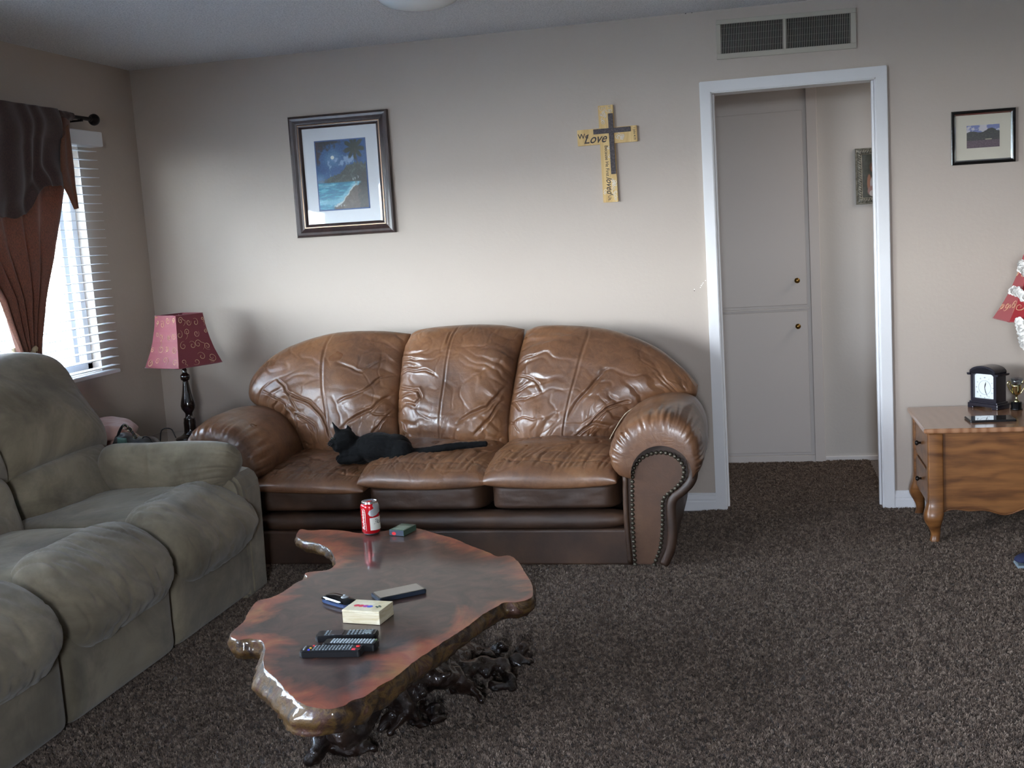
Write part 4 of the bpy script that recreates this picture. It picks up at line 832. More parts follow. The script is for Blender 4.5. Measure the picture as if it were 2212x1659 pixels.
def slab():
    n = len(OR); x0, y0 = OR.min(0); x1, y1 = OR.max(0); g = .014; inner = []
    def edist(P):
        A = OR; B = np.roll(OR, -1, 0); d = B-A; L = (d**2).sum(1)
        t = np.clip(((P[:, None]-A[None])*d[None]).sum(-1)/L[None], 0, 1); Q = A[None]+t[..., None]*d[None]; return np.sqrt(((P[:, None]-Q)**2).sum(-1)).min(1)
    gx, gy = np.meshgrid(np.arange(x0, x1, g), np.arange(y0, y1, g), indexing='ij'); G = np.stack([gx.ravel(), gy.ravel()], 1)
    x, y = G[:, 0], G[:, 1]; ins = np.zeros(len(G), bool); A, B = OR, np.roll(OR, -1, 0)
    for (ax, ay), (bx, by) in zip(A, B):
        c = ((ay > y) != (by > y)); ins ^= c & (x < (bx-ax)*(y-ay)/((by-ay) if by != ay else 1e-9)+ax)
    G = G[ins]; D = edist(G); G = G[D > g*.6]
    r = delaunay_2d_cdt([Vector(p) for p in np.vstack([OR, G])], [], [list(range(n))], 1, 1e-6)
    V2 = np.array([tuple(v) for v in r[0]]); F = [tuple(f) for f in r[2]]; D = edist(V2)
    V = [(p[0], p[1], ZT) for p in V2]; E = list(D)
    # side rings
    th = .046+.018*smooth(-2.3, -3.3, OR[:, 1]); px_left = (NO[:, 0] < -.3) & (OR[:, 1] < -3.05); fl = np.where(px_left, .035, 0.)
    k = np.exp(-np.linspace(-3, 3, 25)**2); fl = np.convolve(np.r_[fl, fl, fl], k/k.sum(), 'same')[n:2*n]
    rings = []; K = 9
    start = len(V)
    # ring 0 = outline in the cdt (matching indices by position)
    key = {tuple(np.round(p, 6)): i for i, p in enumerate(V2)}
    m0 = [int(np.argmin(((V2-OR[i])**2).sum(1))) for i in range(n)]
    rings.append(m0)
    for kk in range(1, K+1):
        t = kk/K; ids = []
        off = .006*math.sin(min(1, t*4)*PI/2)-.022*smooth(.55, 1, t)+fl*t
        nz = .010*fbm(OR[:, 0]*14, OR[:, 1]*14, t*2., 4)+.008*np.abs(perlin(OR[:, 0]*34, OR[:, 1]*34, t*1.2))
        for i in range(n):
            q = OR[i]+NO[i]*(off[i] if hasattr(off, '__len__') else off)+NO[i]*nz[i]*min(1, t*3); ids.append(len(V)); V.append((q[0], q[1], ZT-th[i]*t-.003)); E.append(-.01-t)
        rings.append(ids)
    for a_, b_ in zip(rings[:-1], rings[1:]):
        for i in range(n): j = (i+1) % n; F.append((a_[i], b_[i], b_[j], a_[j]))
    F.append(tuple(rings[-1][::-1]))
    me = pymesh(V, F, 'slab'); at_ = me.attributes.new('edge', 'FLOAT', 'POINT'); at_.data.foreach_set('value', E)
    o = link('slab', me, TABLE, tb, False)
    me.polygons.foreach_set('use_smooth', [len(p.vertices) == 4 for p in me.polygons])
    return o
m = Mat('varnished_burl', srgb(70, 44, 34), .55, Coat_Weight=.6, Coat_Roughness=.09, Coat_IOR=1.45, Specular_IOR_Level=.3)
a = m.n('ShaderNodeAttribute'); a.attribute_name = 'edge'
nz = m.noise(3.2, 5, .6, .8); ad = m.n('ShaderNodeMath', operation='MULTIPLY_ADD'); m.l(nz, ad.inputs[0]); ad.inputs[1].default_value = -.5; ad.inputs[2].default_value = .25
sm_ = m.n('ShaderNodeMath', operation='ADD'); m.l(a.outputs['Fac'], sm_.inputs[0]); m.l(ad.outputs[0], sm_.inputs[1])
heart = m.ramp(m.noise(9, 6, .65, 1.4), [(.3, srgb(34, 23, 21)), (.5, srgb(54, 37, 32)), (.7, srgb(72, 50, 42))])
sap = m.ramp(m.noise(7, 5, .6, 1), [(.3, srgb(88, 42, 32)), (.5, srgb(122, 60, 40)), (.66, srgb(132, 84, 50)), (.8, srgb(112, 96, 54))])
top = m.mix(m.ramp(sm_.outputs[0], [(.0, 0.), (.03, .45), (.07, 1.)]), sap, heart)
side = m.ramp(m.noise(11, 6, .7, 1.8), [(.3, srgb(20, 14, 12)), (.42, srgb(46, 30, 22)), (.52, srgb(86, 64, 30)), (.6, srgb(58, 32, 24)), (.78, srgb(120, 92, 78))])
lt_ = m.n('ShaderNodeMath', operation='LESS_THAN'); m.l(a.outputs['Fac'], lt_.inputs[0]); lt_.inputs[1].default_value = -.005
m.base(m.mix(lt_.outputs[0], top, side)); m.bump(m.mix(lt_.outputs[0], (.5, .5, .5), m.noise(38, 5, .7)), .5, .012); m.bump(m.noise(6, 3), .035, .01)
TABLE = m.m
slab()
ROOT = Mat('dark_varnished_root', srgb(28, 20, 18), .22, Coat_Weight=.8, Coat_Roughness=.12); ROOT.base(ROOT.ramp(ROOT.noise(14, 5, .6), [(.35, srgb(16, 12, 12)), (.7, srgb(50, 34, 26))])); ROOT.bump(ROOT.noise(32, 5, .7, 1), .7, .015); ROOT = ROOT.m
def g0(u, v, z=0.): return at(u, v, 'z', z)
rp_ = []
def rt(pts, rad): rp_.append(('c', [tuple(p) for p in catmull(pts, 5)], list(.72*np.interp(np.linspace(0, 1, (len(pts)-1)*5+1), np.linspace(0, 1, len(rad)), rad))))
c0 = Vector((2.08, -2.62, .16)); TZ = .362
F1 = g0(730, 1618, .03); F2 = g0(1095, 1432, .03); F3 = g0(1035, 1492, .03); F4 = g0(900, 1560, .03); F5 = Vector((1.80, -2.35, .03)); F6 = Vector((1.98, -2.86, .03))
rt([c0, c0+Vector((.03, -.3, -.02)), F1+Vector((.0, .14, .10)), F1], [.10, .075, .06, .035]); rt([c0, F2*.5+c0*.5+Vector((0, 0, .03)), F2+Vector((-.1, 0, .03)), F2], [.09, .06, .045, .022])
rt([c0, F3*.6+c0*.4+Vector((0, 0, .04)), F3], [.09, .06, .026]); rt([c0, F4*.6+c0*.4+Vector((0, 0, .03)), F4], [.09, .055, .025]); rt([c0, F5*.5+c0*.5, F5], [.09, .05, .03]); rt([c0, F6*.5+c0*.5, F6], [.09, .05, .03])
rt([F1+Vector((0, .06, .05)), F1+Vector((-.03, .02, .22)), F1+Vector((-.02, .06, TZ-.03))], [.055, .045, .06]); rt([F1, F1+Vector((.10, .02, -.005))], [.035, .018]); rt([F1, F1+Vector((-.04, .03, -.005))], [.028, .016])
rt([c0, c0+Vector((-.1, .3, .1)), Vector((1.95, -2.15, TZ-.03))], [.09, .07, .06]); rt([c0, c0+Vector((.15, .05, .12)), Vector((2.32, -2.55, TZ-.03))], [.09, .06, .06]); rt([c0, c0+Vector((.02, -.25, .12)), Vector((2.15, -3.05, TZ-.03))], [.09, .06, .06])
rt([c0+Vector((.08, .1, -.05)), F3+Vector((.03, .10, .05)), F3+Vector((.10, .03, 0))], [.05, .03, .018]); rt([F2+Vector((-.08, -.04, .02)), F2+Vector((-.02, -.09, .0))], [.028, .016]); rt([F4+Vector((-.05, .05, .03)), F4+Vector((-.10, -.05, 0))], [.03, .018])
rr_ = random.Random(8)
for fc in (F1, F2, F3, F4, c0*.5+F1*.5, c0*.5+F3*.5):
    for _ in range(7):
        a_ = rr_.uniform(0, 2*PI); q = fc+Vector((.05*math.cos(a_), .05*math.sin(a_), rr_.uniform(.0, .05))); rp_.append(('c', [tuple(q), tuple(q+Vector((.04*math.cos(a_+.5), .04*math.sin(a_+.5), rr_.uniform(-.02, .02))))], [rr_.uniform(.014, .022), .009]))
blob('root_base', rp_, ROOT, tb, .008, 1, lambda A: .014*fbm(A[:, 0]*22, A[:, 1]*22, A[:, 2]*22, 1)+.007*np.abs(perlin(A[:, 0]*50, A[:, 1]*50, A[:, 2]*50)))

# ================================================================== THINGS ON THE COFFEE TABLE
def xy(u, v, z=ZT): p = at(u, v, 'z', z); return Vector((p.x, p.y, z))
ZS = ZT+.0008
# --- beer can
c = xy(803, 1153); c.z = ZS; can = thing('beer_can', c, 'red and white beer can standing at the far edge of the coffee table', 'can', local=True)
RED = Mat('red_can_lacquer', srgb(196, 22, 34), .22, .35, Coat_Weight=.6, Coat_Roughness=.1).m; ALU = Mat('can_aluminium', srgb(200, 202, 206), .22, 1).m; LAB = simple('can_label_white', (224, 222, 212), .35); SIL = simple('can_silver_print', (178, 182, 184), .3, .4)
lathe('can_body', [(.024, .0), (.0262, .002), (.0285, .006), (.033, .0125), (.0331, .1), (.032, .106), (.0285, .113)], RED, can, 48)
lathe('can_base', [(.020, .0003), (.0245, -.0), (.0268, .0025), (.0290, .0065)], simple('can_base_dark', (70, 70, 76), .5, .6), can, 48, cap=True)
lathe('can_rim', [(.0284, .1125), (.0272, .1165), (.0275, .1195), (.0268, .1205), (.0256, .1195), (.0250, .1165), (.0, .1165)], ALU, can, 48, cap=False)
TV = math.atan2(CAM.y-c.y, CAM.x-c.x)
def onfc(r, phi, z): a = TV+phi; return Vector((r*math.cos(a), r*math.sin(a), z))
def patch(name, poly, m, r=.0337):
    """poly in (phi deg, z) bent round the can"""
    bm = bmesh.new(); cl_ = [bm.verts.new((p[0], p[1]*100, 0)) for p in poly]; bm.faces.new(cl_)
    bmesh.ops.triangulate(bm, faces=bm.faces); bmesh.ops.subdivide_edges(bm, edges=bm.edges, cuts=9, use_grid_fill=True); bmesh.ops.triangulate(bm, faces=bm.faces)
    for v in bm.verts: z = v.co.y/100; rr = r-(.0046*max(0, (z-.1)/.013)**1.4); v.co = onfc(rr, math.radians(v.co.x), z)
    me = bpy.data.meshes.new(name); bm.to_mesh(me); bm.free(); return link(name, me, m, can, True)
patch('can_label', [(-5, .020), (100, .018), (100, .066), (-5, .064)], LAB)
patch('can_crest', [(-13, .080), (-3, .072), (14, .069), (40, .073), (62, .079), (100, .082), (100, .113), (24, .113), (18, .106), (24, .098), (8, .094), (-6, .090)], SIL)
patch('can_stripe', [(-31, .018), (-29, .018), (-32, .05), (-30, .078), (-33, .094), (-46, .100), (-46, .0985), (-35, .092), (-32.5, .077), (-34, .05)], LAB)
def bendp(phi0, z0, vert=False):
    def f(co):
        x, y = (co.x, co.y) if not vert else (-co.y, co.x)
        return onfc(.0336+co.z, math.radians(phi0)+x/.0333, z0+y)
    return f
text('can_lettering', 'Bud', .026, simple('can_dark_print', (34, 34, 44), .5), can, None, .0001, shear=.4, bend=bendp(52, .049), align='CENTER')
text('can_lettering', 'Budweiser', .0175, LAB, can, None, .0001, shear=.3, bend=bendp(-50, .058, True))
boxes('pull_tab', [((-.008, -.012, .1175), (.008, .010, .1186))], RED, can, .0005)
# --- cigarette pack
A = xy(841, 1157); B = xy(875, 1158); ang = math.atan2(B.y-A.y, B.x-A.x); pk = thing('cigarette_pack', (A.x, A.y, ZS), 'green cigarette pack lying beside the red can', 'cigarette pack', rot=ang, local=True)
GRN = Mat('green_pack_card', srgb(28, 74, 58), .3, Coat_Weight=.5).m; L = (B-A).length
dk = xy(887, 1141); sh_ = Matrix.Rotation(-.12, 4, 'Z')
box('pack_box', (0, 0, 0), (L, .086, .021), GRN, pk, .0015, M=sh_)
boxes('pack_stripes', [((.006, .012+i*.011, .021), (L-.006, .0145+i*.011, .0213)) for i in range(5)], simple('pack_pale_print', (168, 190, 172), .4), pk, M=sh_)
box('pack_end', (.0015, -.0003, .001), (L-.0015, 0, .020), simple('pack_navy_end', (34, 46, 62), .35), pk, M=sh_)
prism('pack_seal', [(L*.33+.0085*math.cos(a), .008+.006*math.sin(a)) for a in np.linspace(0, 2*PI, 18)[:-1]], simple('pack_red_seal', (206, 40, 46), .4), pk, .0002, sh_ @ Z((0, -.0005, 0)) @ Matrix.Rotation(PI/2, 4, 'X'))
# --- phone
def onplane(name, corners, z, label, cat, **k):
    P = [xy(u, v, z) for u, v in corners]; o = (P[0]+P[1]+P[2]+P[3])/4; ax = ((P[2]-P[1])+(P[3]-P[0])); ay = ((P[0]-P[1])+(P[3]-P[2]))
    L_, W_ = ax.length/2, ay.length/2; t = thing(name, (o.x, o.y, ZS), label, cat, rot=math.atan2(ax.y, ax.x), local=True, **k); return t, L_, W_
ph_, L, Wd = onplane('phone', [(806, 1280), (819, 1294), (917, 1273), (901, 1261)], ZT+.012, 'black smartphone in a case lying flat behind the wooden box', 'phone')
print('phone', L, Wd); L, Wd = .150, .076
def rrect(w, h, r, n=6):
    out = []
    for cx_, cy_, a0 in ((w/2-r, h/2-r, 0), (-w/2+r, h/2-r, PI/2), (-w/2+r, -h/2+r, PI), (w/2-r, -h/2+r, 1.5*PI)):
        out += [(cx_+r*math.cos(a0+PI/2*i/n), cy_+r*math.sin(a0+PI/2*i/n)) for i in range(n+1)]
    return out
CASE = Mat('phone_case', srgb(34, 42, 54), .35).m; SCR = Mat('phone_screen', srgb(24, 26, 28), .08, Coat_Weight=1).m
prism('phone_case', rrect(L, Wd, .010), CASE, ph_, .0125, None, .002); prism('phone_body', rrect(L-.006, Wd-.006, .008), BLKG, ph_, .0008, Z((0, 0, .0122))); prism('screen', rrect(L-.014, Wd-.012, .004), SCR, ph_, .0004, Z((0, 0, .0129)))
# --- handheld device
dv = thing('handheld_device', xy(733, 1304)+Vector((0, 0, .0008)), 'small blue and black rounded device with a silver dial, beside the wooden box', 'device', rot=-.55, local=True)
BLU = Mat('blue_gloss_plastic', srgb(30, 52, 92), .4, Coat_Weight=.2, Coat_Roughness=.3).m
prism('device_base', rrect(.118, .052, .018), BLU, dv, .012, None, .003)
v = []; s = np.linspace(-1, 1, 30)[:, None]; t = np.linspace(-1, 1, 18)[None]
P = np.stack([.058*s+0*t, .025*t*(1-.15*s**4)+0*s, .0115+.013*np.maximum(0, 1-s**4)**.5*np.maximum(0, 1-t**2)**.5], -1); v, f = gridmesh(P); link('device_top', npmesh(v, f), BLKG, dv, True)
lathe('device_dial', [(.001, .0262), (.010, .0258), (.012, .024), (.012, .022)], simple('dial_silver', (176, 182, 184), .3, .6), dv, 28, c=(.026, .002, -.001)); lathe('device_button', [(.001, .0262), (.004, .0258), (.0045, .024)], simple('button_pale', (190, 200, 206), .3), dv, 16, c=(.012, .012, -.0012))
# --- wooden box
A = xy(741, 1346); B = xy(821, 1351); D = xy(842, 1328); ang = math.atan2(B.y-A.y, B.x-A.x); w_ = (B-A).length; d_ = .088
bx_ = thing('wooden_box', (A.x, A.y, ZS), 'pale wooden game box with coloured dots and a clover on its lid', 'box', rot=ang, local=True)
m = Mat('pale_birch', srgb(206, 196, 166), .5); m.base(m.ramp(m.noise(14, 4, .6, 1, None, (1, 1, 6)), [(.35, srgb(190, 176, 140)), (.65, srgb(214, 206, 182))])); BIR = m.m
box('box_base', (0, 0, 0), (w_, d_, .031), BIR, bx_, .001); box('box_lid', (-.0005, -.0005, .0313), (w_+.0005, d_+.0005, .0375), BIR, bx_, .0012)
for i, (x, rgb) in enumerate(((.026, (196, 52, 72)), (.040, (190, 44, 66)), (.054, (156, 56, 140)), (.067, (76, 92, 190)))):
    prism('painted_dot', [(x+.0085*math.cos(a), .040-.001*i+.0085*math.sin(a)) for a in np.linspace(0, 2*PI, 22)[:-1]], simple('dot_paint_%d' % i, rgb, .5), bx_, .0003+.0001*i, Z((0, 0, .0375)))
clv = []
for x, y in ((.092, .046), (.086, .040), (.098, .039), (.092, .033)): clv.append([(x+.0036*math.cos(a), y+.0036*math.sin(a)) for a in np.linspace(0, 2*PI, 12)[:-1]])
for p in clv: prism('clover_leaf', p, simple('clover_green', (24, 58, 48), .6), bx_, .0003, Z((0, 0, .0375)))
prism('clover_stem', [(.0912, .034), (.0928, .034), (.0928, .046), (.0912, .046)], simple('clover_green', (24, 58, 48), .6), bx_, .0003, Z((0, 0, .0375)))
# --- remotes
BTN = simple('button_grey', (132, 142, 148), .45); BTN2 = simple('button_dark', (84, 94, 100), .45); LTX = simple('remote_marks', (186, 192, 196), .5)
def remote(a, b_, w, t, label, rows, cols, bm_, extra, gap=.0, x0=.14, x1=.94, wide=False):
    A = xy(*a, ZT+t); B = xy(*b_, ZT+t); L = (B-A).length; o = (A+B)/2
    r = thing('remote_control', (o.x, o.y, ZS), label, 'remote control', 'remote controls on the coffee table', rot=math.atan2(B.y-A.y, B.x-A.x), local=True)
    prism('remote_body', rrect(L, w, min(.009, w*.3)), BLK, r, t, None, .003)
    lst = []; mk = []
    for i in range(cols):
        x = -L/2+L*(x0+(x1-x0)*(i+.5)/cols)
        if gap and abs(i-gap) < 1.6: continue
        for j in range(rows):
            y = (j-(rows-1)/2)*w*.78/rows; bw, bh = L*(x1-x0)/cols*.36, w*.78/rows*.32
            lst.append(((x-bw, y-bh, t-.001), (x+bw, y+bh, t+.0018))); mk.append(((x-bw*.35, y-bh*.4, t+.0018), (x+bw*.35, y+bh*.4, t+.0020)))
    boxes('buttons', lst, bm_, r, .0006, 1, kind='stuff'); boxes('button_marks', mk, LTX, r, kind='stuff')
    for nm, x, y, hx, hy, rgb in extra:
        box(nm, (x*L-hx, y*w-hy, t-.001), (x*L+hx, y*w+hy, t+.0024), simple('key_%s_%d' % (nm, int(x*100)), rgb, .4), r, .001)
    return r
remote((650, 1401), (783, 1399), .044, .018, 'long black remote with red power keys, nearest of the three remotes', 4, 12, BTN2, [('blue_key', -.345, -.30, .003, .003, (50, 60, 200)), ('yellow_key', -.335, -.02, .003, .003, (190, 150, 50)), ('red_key', -.31, .32, .003, .003, (190, 50, 50)), ('power_key', .42, .18, .005, .004, (210, 50, 50)), ('power_key', .38, -.30, .005, .004, (220, 60, 80)), ('brand_bar', -.43, 0, .002, .012, (150, 160, 164))], x0=.20, x1=.84)
remote((700, 1385), (815, 1386), .040, .020, 'middle remote with rows of round grey keys, between the other two', 5, 14, BTN, [('corner_key', .46, .25, .003, .003, (90, 110, 70))])
remote((684, 1369), (815, 1365), .046, .017, 'black remote with square dark trackpad, farthest from the camera', 4, 13, BTN2, [('track_pad', -.16, 0, .018, .016, (50, 44, 44)), ('silver_logo', .36, 0, .008, .010, (110, 124, 126))], gap=3.6)

# ================================================================== CORNER: end table, lamp, bag, cloth
ET = thing('end_table', (.31, -.68, 0), 'dark end table in the corner behind the sofa arms', 'end table')
box('table_top', (.05, -1.19, .475), (.575, -.14, .50), DKW, ET, .006); box('apron', (.08, -1.16, .40), (.545, -.17, .475), DKW, ET, .003)
for x in (.10, .525):
    for y in (-1.14, -.19): lathe('leg', [(.016, 0), (.018, .02), (.022, .2), (.026, .40)], DKW, ET, 16, c=(x, y, 0))
LX, LY = .362, -.40
def lampbase(name, x, y, z0, parent, prof): return lathe(name, prof, DKW, parent, 36, c=(x, y, z0))
def shade(x, y, zb, zt, hd, rot, ns, parent, m, scrolls, sr):
    """bell shade with ns flat panels; hd(t) = corner radius, t 0 bottom..1 top"""
    K = 14; V = []; F = []
    for k in range(K+1):
        t = k/K; r = hd(t)
        for i in range(ns): a = rot+2*PI*i/ns; V.append((x+r*math.cos(a), y+r*math.sin(a), zb+(zt-zb)*t))
    for k in range(K):
        for i in range(ns): j = (i+1) % ns; F.append((k*ns+i, k*ns+j, (k+1)*ns+j, (k+1)*ns+i))
    o = link('lamp_shade', pymesh(V, F), m, parent); s_ = o.modifiers.new('s', 'SOLIDIFY'); s_.thickness = .0015; s_.offset = -1
    def pt(i, s, t, off=.0012):
        r = hd(t); a, b_ = rot+2*PI*i/ns, rot+2*PI*(i+1)/ns; am = (a+b_)/2
        return Vector((x+r*(math.cos(a)*(1-s)+math.cos(b_)*s)+off*math.cos(am), y+r*(math.sin(a)*(1-s)+math.sin(b_)*s)+off*math.sin(am), zb+(zt-zb)*t))
    cur_ = []; R = random.Random(9); hgt = zt-zb
    for i in range(ns):
        for q in range(scrolls):
            wf = 2*hd(.4)*math.sin(PI/ns); s0, t0 = (q % 4+.5)/4+R.uniform(-.06, .06), (q//4+.5)/(scrolls/4)+R.uniform(-.05, .05); rad = R.uniform(.012, .023)*sr
            sp = spiral((0, 0), rad, R.uniform(0, 6), R.uniform(1.1, 1.6), R.choice((-1, 1)), 24)
            if q % 3 == 0: e = sp[0]; sp = [(e[0]+(k-4)*0+rad*.9*math.sin(k*.5), e[1]-rad*.35*(5-k)) for k in range(5)]+sp
            P = [pt(i, min(.97, max(.03, s0+a/wf)), min(.97, max(.03, t0+b_/hgt))) for a, b_ in sp]; cur_.append((P, [.0004+.0011*math.sin(PI*(k+.5)/len(P)) for k in range(len(P))]))
    tubes('scroll_embroidery', cur_, GOLDT, parent, 4)
    for zz, r in ((zb, hd(0)), (zt, hd(1))):
        P = [(x+r*math.cos(rot+2*PI*i/ns), y+r*math.sin(rot+2*PI*i/ns), zz) for i in range(ns+1)]; tubes('shade_trim', [(resample(P, ns*8+1), .0022)], m, parent, 6)
    return pt
GOLDT = simple('gold_thread', (214, 176, 138), .5)
def shade_mat(name, rgb, tr_):
    m = Mat(name, srgb(*rgb), .6, Sheen_Weight=.5, Sheen_Roughness=.4); m.bump(m.noise(400, 2), .15, .001)
    t = m.n('ShaderNodeBsdfTranslucent'); t.inputs[0].default_value = (*srgb(rgb[0]+20, rgb[1], rgb[2]), 1); mx = m.n('ShaderNodeMixShader'); mx.inputs[0].default_value = tr_
    m.l(m.b.outputs[0], mx.inputs[1]); m.l(t.outputs[0], mx.inputs[2]); m.l(mx.outputs[0], m.t.nodes['Material Output'].inputs[0]); return m.m
SH1 = shade_mat('rose_brocade', (124, 46, 58), .12)
l1 = thing('table_lamp', (LX, LY, .5), 'rose red scroll-patterned table lamp in the corner left of the leather sofa', 'lamp')
vd = math.atan2(CAM.y-LY, CAM.x-LX)
prof = [(.075, .500), (.078, .508), (.074, .516), (.052, .524), (.040, .532), (.033, .540), (.031, .560), (.031, .590), (.028, .606), (.029, .612), (.020, .618), (.018, .632), (.019, .640), (.034, .662), (.037, .680), (.034, .700), (.026, .730), (.020, .765), (.015, .800), (.014, .806), (.022, .812), (.025, .824), (.024, .836), (.014, .844), (.012, .850), (.013, .862), (.009, .870), (.008, .890)]
lampbase('lamp_base', LX, LY, 0, l1, prof); lathe('socket', [(.016, .885), (.016, .94), (.012, .95)], BRASS, l1, 16, c=(LX, LY, 0)); ball('light_bulb', (LX, LY, .985), .028, simple('bulb_glass', (230, 226, 216), .3), l1, (1, 1, 1.3))
tubes('shade_harp', [(catmull([(LX-.012, LY, .93), (LX-.055, LY, 1.0), (LX-.03, LY, 1.09), (LX, LY, 1.13), (LX+.03, LY, 1.09), (LX+.055, LY, 1.0), (LX+.012, LY, .93)], 6), .0018)], BRASS, l1, 6)
hd1 = lambda t: np.interp(t, [0, .12, .3, .5, .75, 1], [.192, .178, .158, .142, .127, .118])
tubes('shade_spider', [([(LX+.116*math.cos(a), LY+.116*math.sin(a), 1.14), (LX, LY, 1.132)], .0015) for a in (vd, vd+PI/2, vd+PI, vd-PI/2)], BRASS, l1, 5)
shade(LX, LY, .888, 1.146, hd1, vd-.14, 4, l1, SH1, 16, 1.)
# pink cloth heap
PK = Mat('dusty_pink_cloth', srgb(178, 140, 130), .95, Sheen_Weight=.4); PK.bump(PK.noise(300, 3), .3, .002); PK.bump(PK.noise(14, 3), .2, .01); PK = PK.m
pk_ = thing('folded_blanket', (.25, -1.0, .5), 'crumpled dusty pink blanket on the corner table behind the suede arm', 'blanket')
for i, (zz, dx, th_) in enumerate(((.505, 0, .07), (.575, .015, .06), (.635, .0, .055))):
    x0, x1, y0, y1 = .075+dx, .35+dx, -1.155, -.78
    cushion('fold', [(x0, y1, zz), ((x0+x1)/2, y1+.02, zz+.01), (x1-.05, y1, zz)], [(x0, y0, zz), ((x0+x1)/2, y0, zz+.008), (x1, y0, zz)], [(x0, y1, zz), (x0, -.95, zz), (x0, y0, zz)], [(x1-.05, y1, zz), (x1+.02, -.95, zz), (x1, y0, zz)], (0, 0, 1), th_, .004, PK, pk_, 60, 50, 4, 2, lambda U, V, P, i=i: .012*fbm(P[..., 0]*9, P[..., 1]*7, i*3., 3))
# handbag with ring handles
BG = Mat('grey_bag_leather', srgb(62, 60, 58), .35, Coat_Weight=.4); BG.bump(BG.noise(60, 3), .2, .003); BG = BG.m; CHR = simple('chrome_ring', (196, 190, 170), .2, 1)
bag = thing('handbag', (.50, -1.11, .5), 'dark grey handbag with metal rings and loop handles beside the pink blanket', 'handbag')
by = -1.12
cushion('bag_body', [(.385, by, .655), (.43, by, .672), (.50, by, .652), (.565, by, .648), (.60, by, .62)], [(.36, by, .505), (.5, by, .503), (.60, by, .505)], [(.385, by, .655), (.365, by, .58), (.36, by, .505)], [(.60, by, .62), (.61, by, .56), (.60, by, .505)], (0, -1, .1), .06, .06, BG, bag, 70, 50, 3.5, 2, lambda U, V, P: .006*fbm(U*5, V*5, 3.))
hy = by-.03
tubes('bag_handle', [(catmull([(.39, hy, .58), (.415, hy, .66), (.445, hy, .706), (.47, hy, .700), (.50, hy, .655), (.515, hy, .60)], 8), .0065)], BLK, bag, 8)
tubes('bag_strap', [(catmull([(.525, hy, .615), (.54, hy, .652), (.57, hy, .648), (.588, hy, .61)], 8), .003), (catmull([(.585, hy+.06, .62), (.60, hy+.06, .672), (.645, hy+.06, .675), (.665, hy+.06, .635)], 8), .0028)], BLK, bag, 8)
def torus(name, c, R, r, m, parent, T):
    P = [T @ Vector((R*math.cos(a), R*math.sin(a), 0))+Vector(c) for a in np.linspace(0, 2*PI, 25)]; return tubes(name, [(P, r)], m, parent, 8)
TX = Matrix.Rotation(PI/2, 4, 'X')
for q in ((.462, hy-.008, .702), (.483, hy-.008, .690), (.505, hy-.008, .66), (.522, hy-.008, .628)): torus('bag_ring', q, .011, .0024, CHR, bag, TX)
tl = simple('teal_cloth', (92, 128, 122), .7); p = at(268, 952, 'y', -1.18); th2 = thing('teal_pouch', (p.x, p.y, .5), 'small teal pouch between the blanket and the grey handbag', 'pouch')
cushion('pouch', [(p.x-.035, -1.178, p.z+.004), (p.x+.012, -1.178, p.z-.002)], [(p.x-.035, -1.178, .503), (p.x+.014, -1.178, .503)], [(p.x-.035, -1.178, p.z+.015), (p.x-.035, -1.178, .503)], [(p.x+.012, -1.178, p.z+.012), (p.x+.014, -1.178, .503)], (0, -1, 0), .009, .009, tl, th2, 20, 20, 4, 2, None, False)

# ================================================================== OAK TABLE + THINGS
m = Mat('golden_oak', srgb(158, 106, 56), .38, Coat_Weight=.22, Coat_Roughness=.18)
wv = m.n('ShaderNodeTexWave', wave_type='BANDS', bands_direction='Z'); m.l(m.coord((.55, .55, 1)), wv.inputs['Vector']); wv.inputs['Scale'].default_value = 4.; wv.inputs['Distortion'].default_value = 13; wv.inputs['Detail'].default_value = 3; wv.inputs['Detail Scale'].default_value = 1.1
c = m.ramp(wv.outputs['Color'], [(.0, srgb(92, 55, 28)), (.3, srgb(118, 74, 38)), (.9, srgb(132, 86, 46))]); c = m.mix(.4, c, m.ramp(m.noise(26, 5, .7, 0, None, (.12, 1, 1.6)), [(.35, srgb(84, 50, 25)), (.6, srgb(150, 100, 54))])); m.base(c); m.bump(m.noise(40, 4, .7, 0, None, (.08, 1, 1)), .1, .002); OAK = m.m
m = Mat('oak_top', srgb(170, 120, 84), .22, Coat_Weight=.7, Coat_Roughness=.12)
wv = m.n('ShaderNodeTexWave', wave_type='RINGS', rings_direction='Y'); m.l(m.coord((1., .5, 0)), wv.inputs['Vector']); wv.inputs['Scale'].default_value = 7; wv.inputs['Distortion'].default_value = 7; wv.inputs['Detail'].default_value = 3; wv.inputs['Detail Scale'].default_value = .8
m.base(m.ramp(wv.outputs['Color'], [(.05, srgb(146, 102, 72)), (.4, srgb(162, 116, 84)), (.9, srgb(172, 126, 94))])); OAKT = m.m
ot = thing('oak_table', (4.38, -.36, 0), 'golden oak cabinet table with cabriole legs at the right edge', 'table')
OZ = .51
box('table_top', (3.905, -.645, OZ-.022), (4.86, -.07, OZ), OAKT, ot, .008, 3)
box('carcass', (3.952, -.585, .15), (4.80, -.10, OZ-.022), OAK, ot)
def scal(x): return .138+.010*math.sin((x-4.0)*21)+.006*math.sin((x-4.0)*42+1)
xs = np.linspace(3.985, 4.79, 60); poly = [(3.985, OZ-.024)]+[(x, scal(x)) for x in xs]+[(4.79, OZ-.024)]
prism('front_panel', poly, OAK, ot, .016, Matrix(((1, 0, 0, 0), (0, 0, 1, -.606), (0, 1, 0, 0), (0, 0, 0, 1))), .002)
tubes('apron_bead', [([(x, -.607, scal(x)+.002) for x in xs], .004)], OAK, ot, 8)
yy = np.linspace(-.59, -.11, 30); poly = [(-.59, OZ-.024)]+[(y, .135+.008*math.sin((y+.59)*26)) for y in yy]+[(-.11, OZ-.024)]
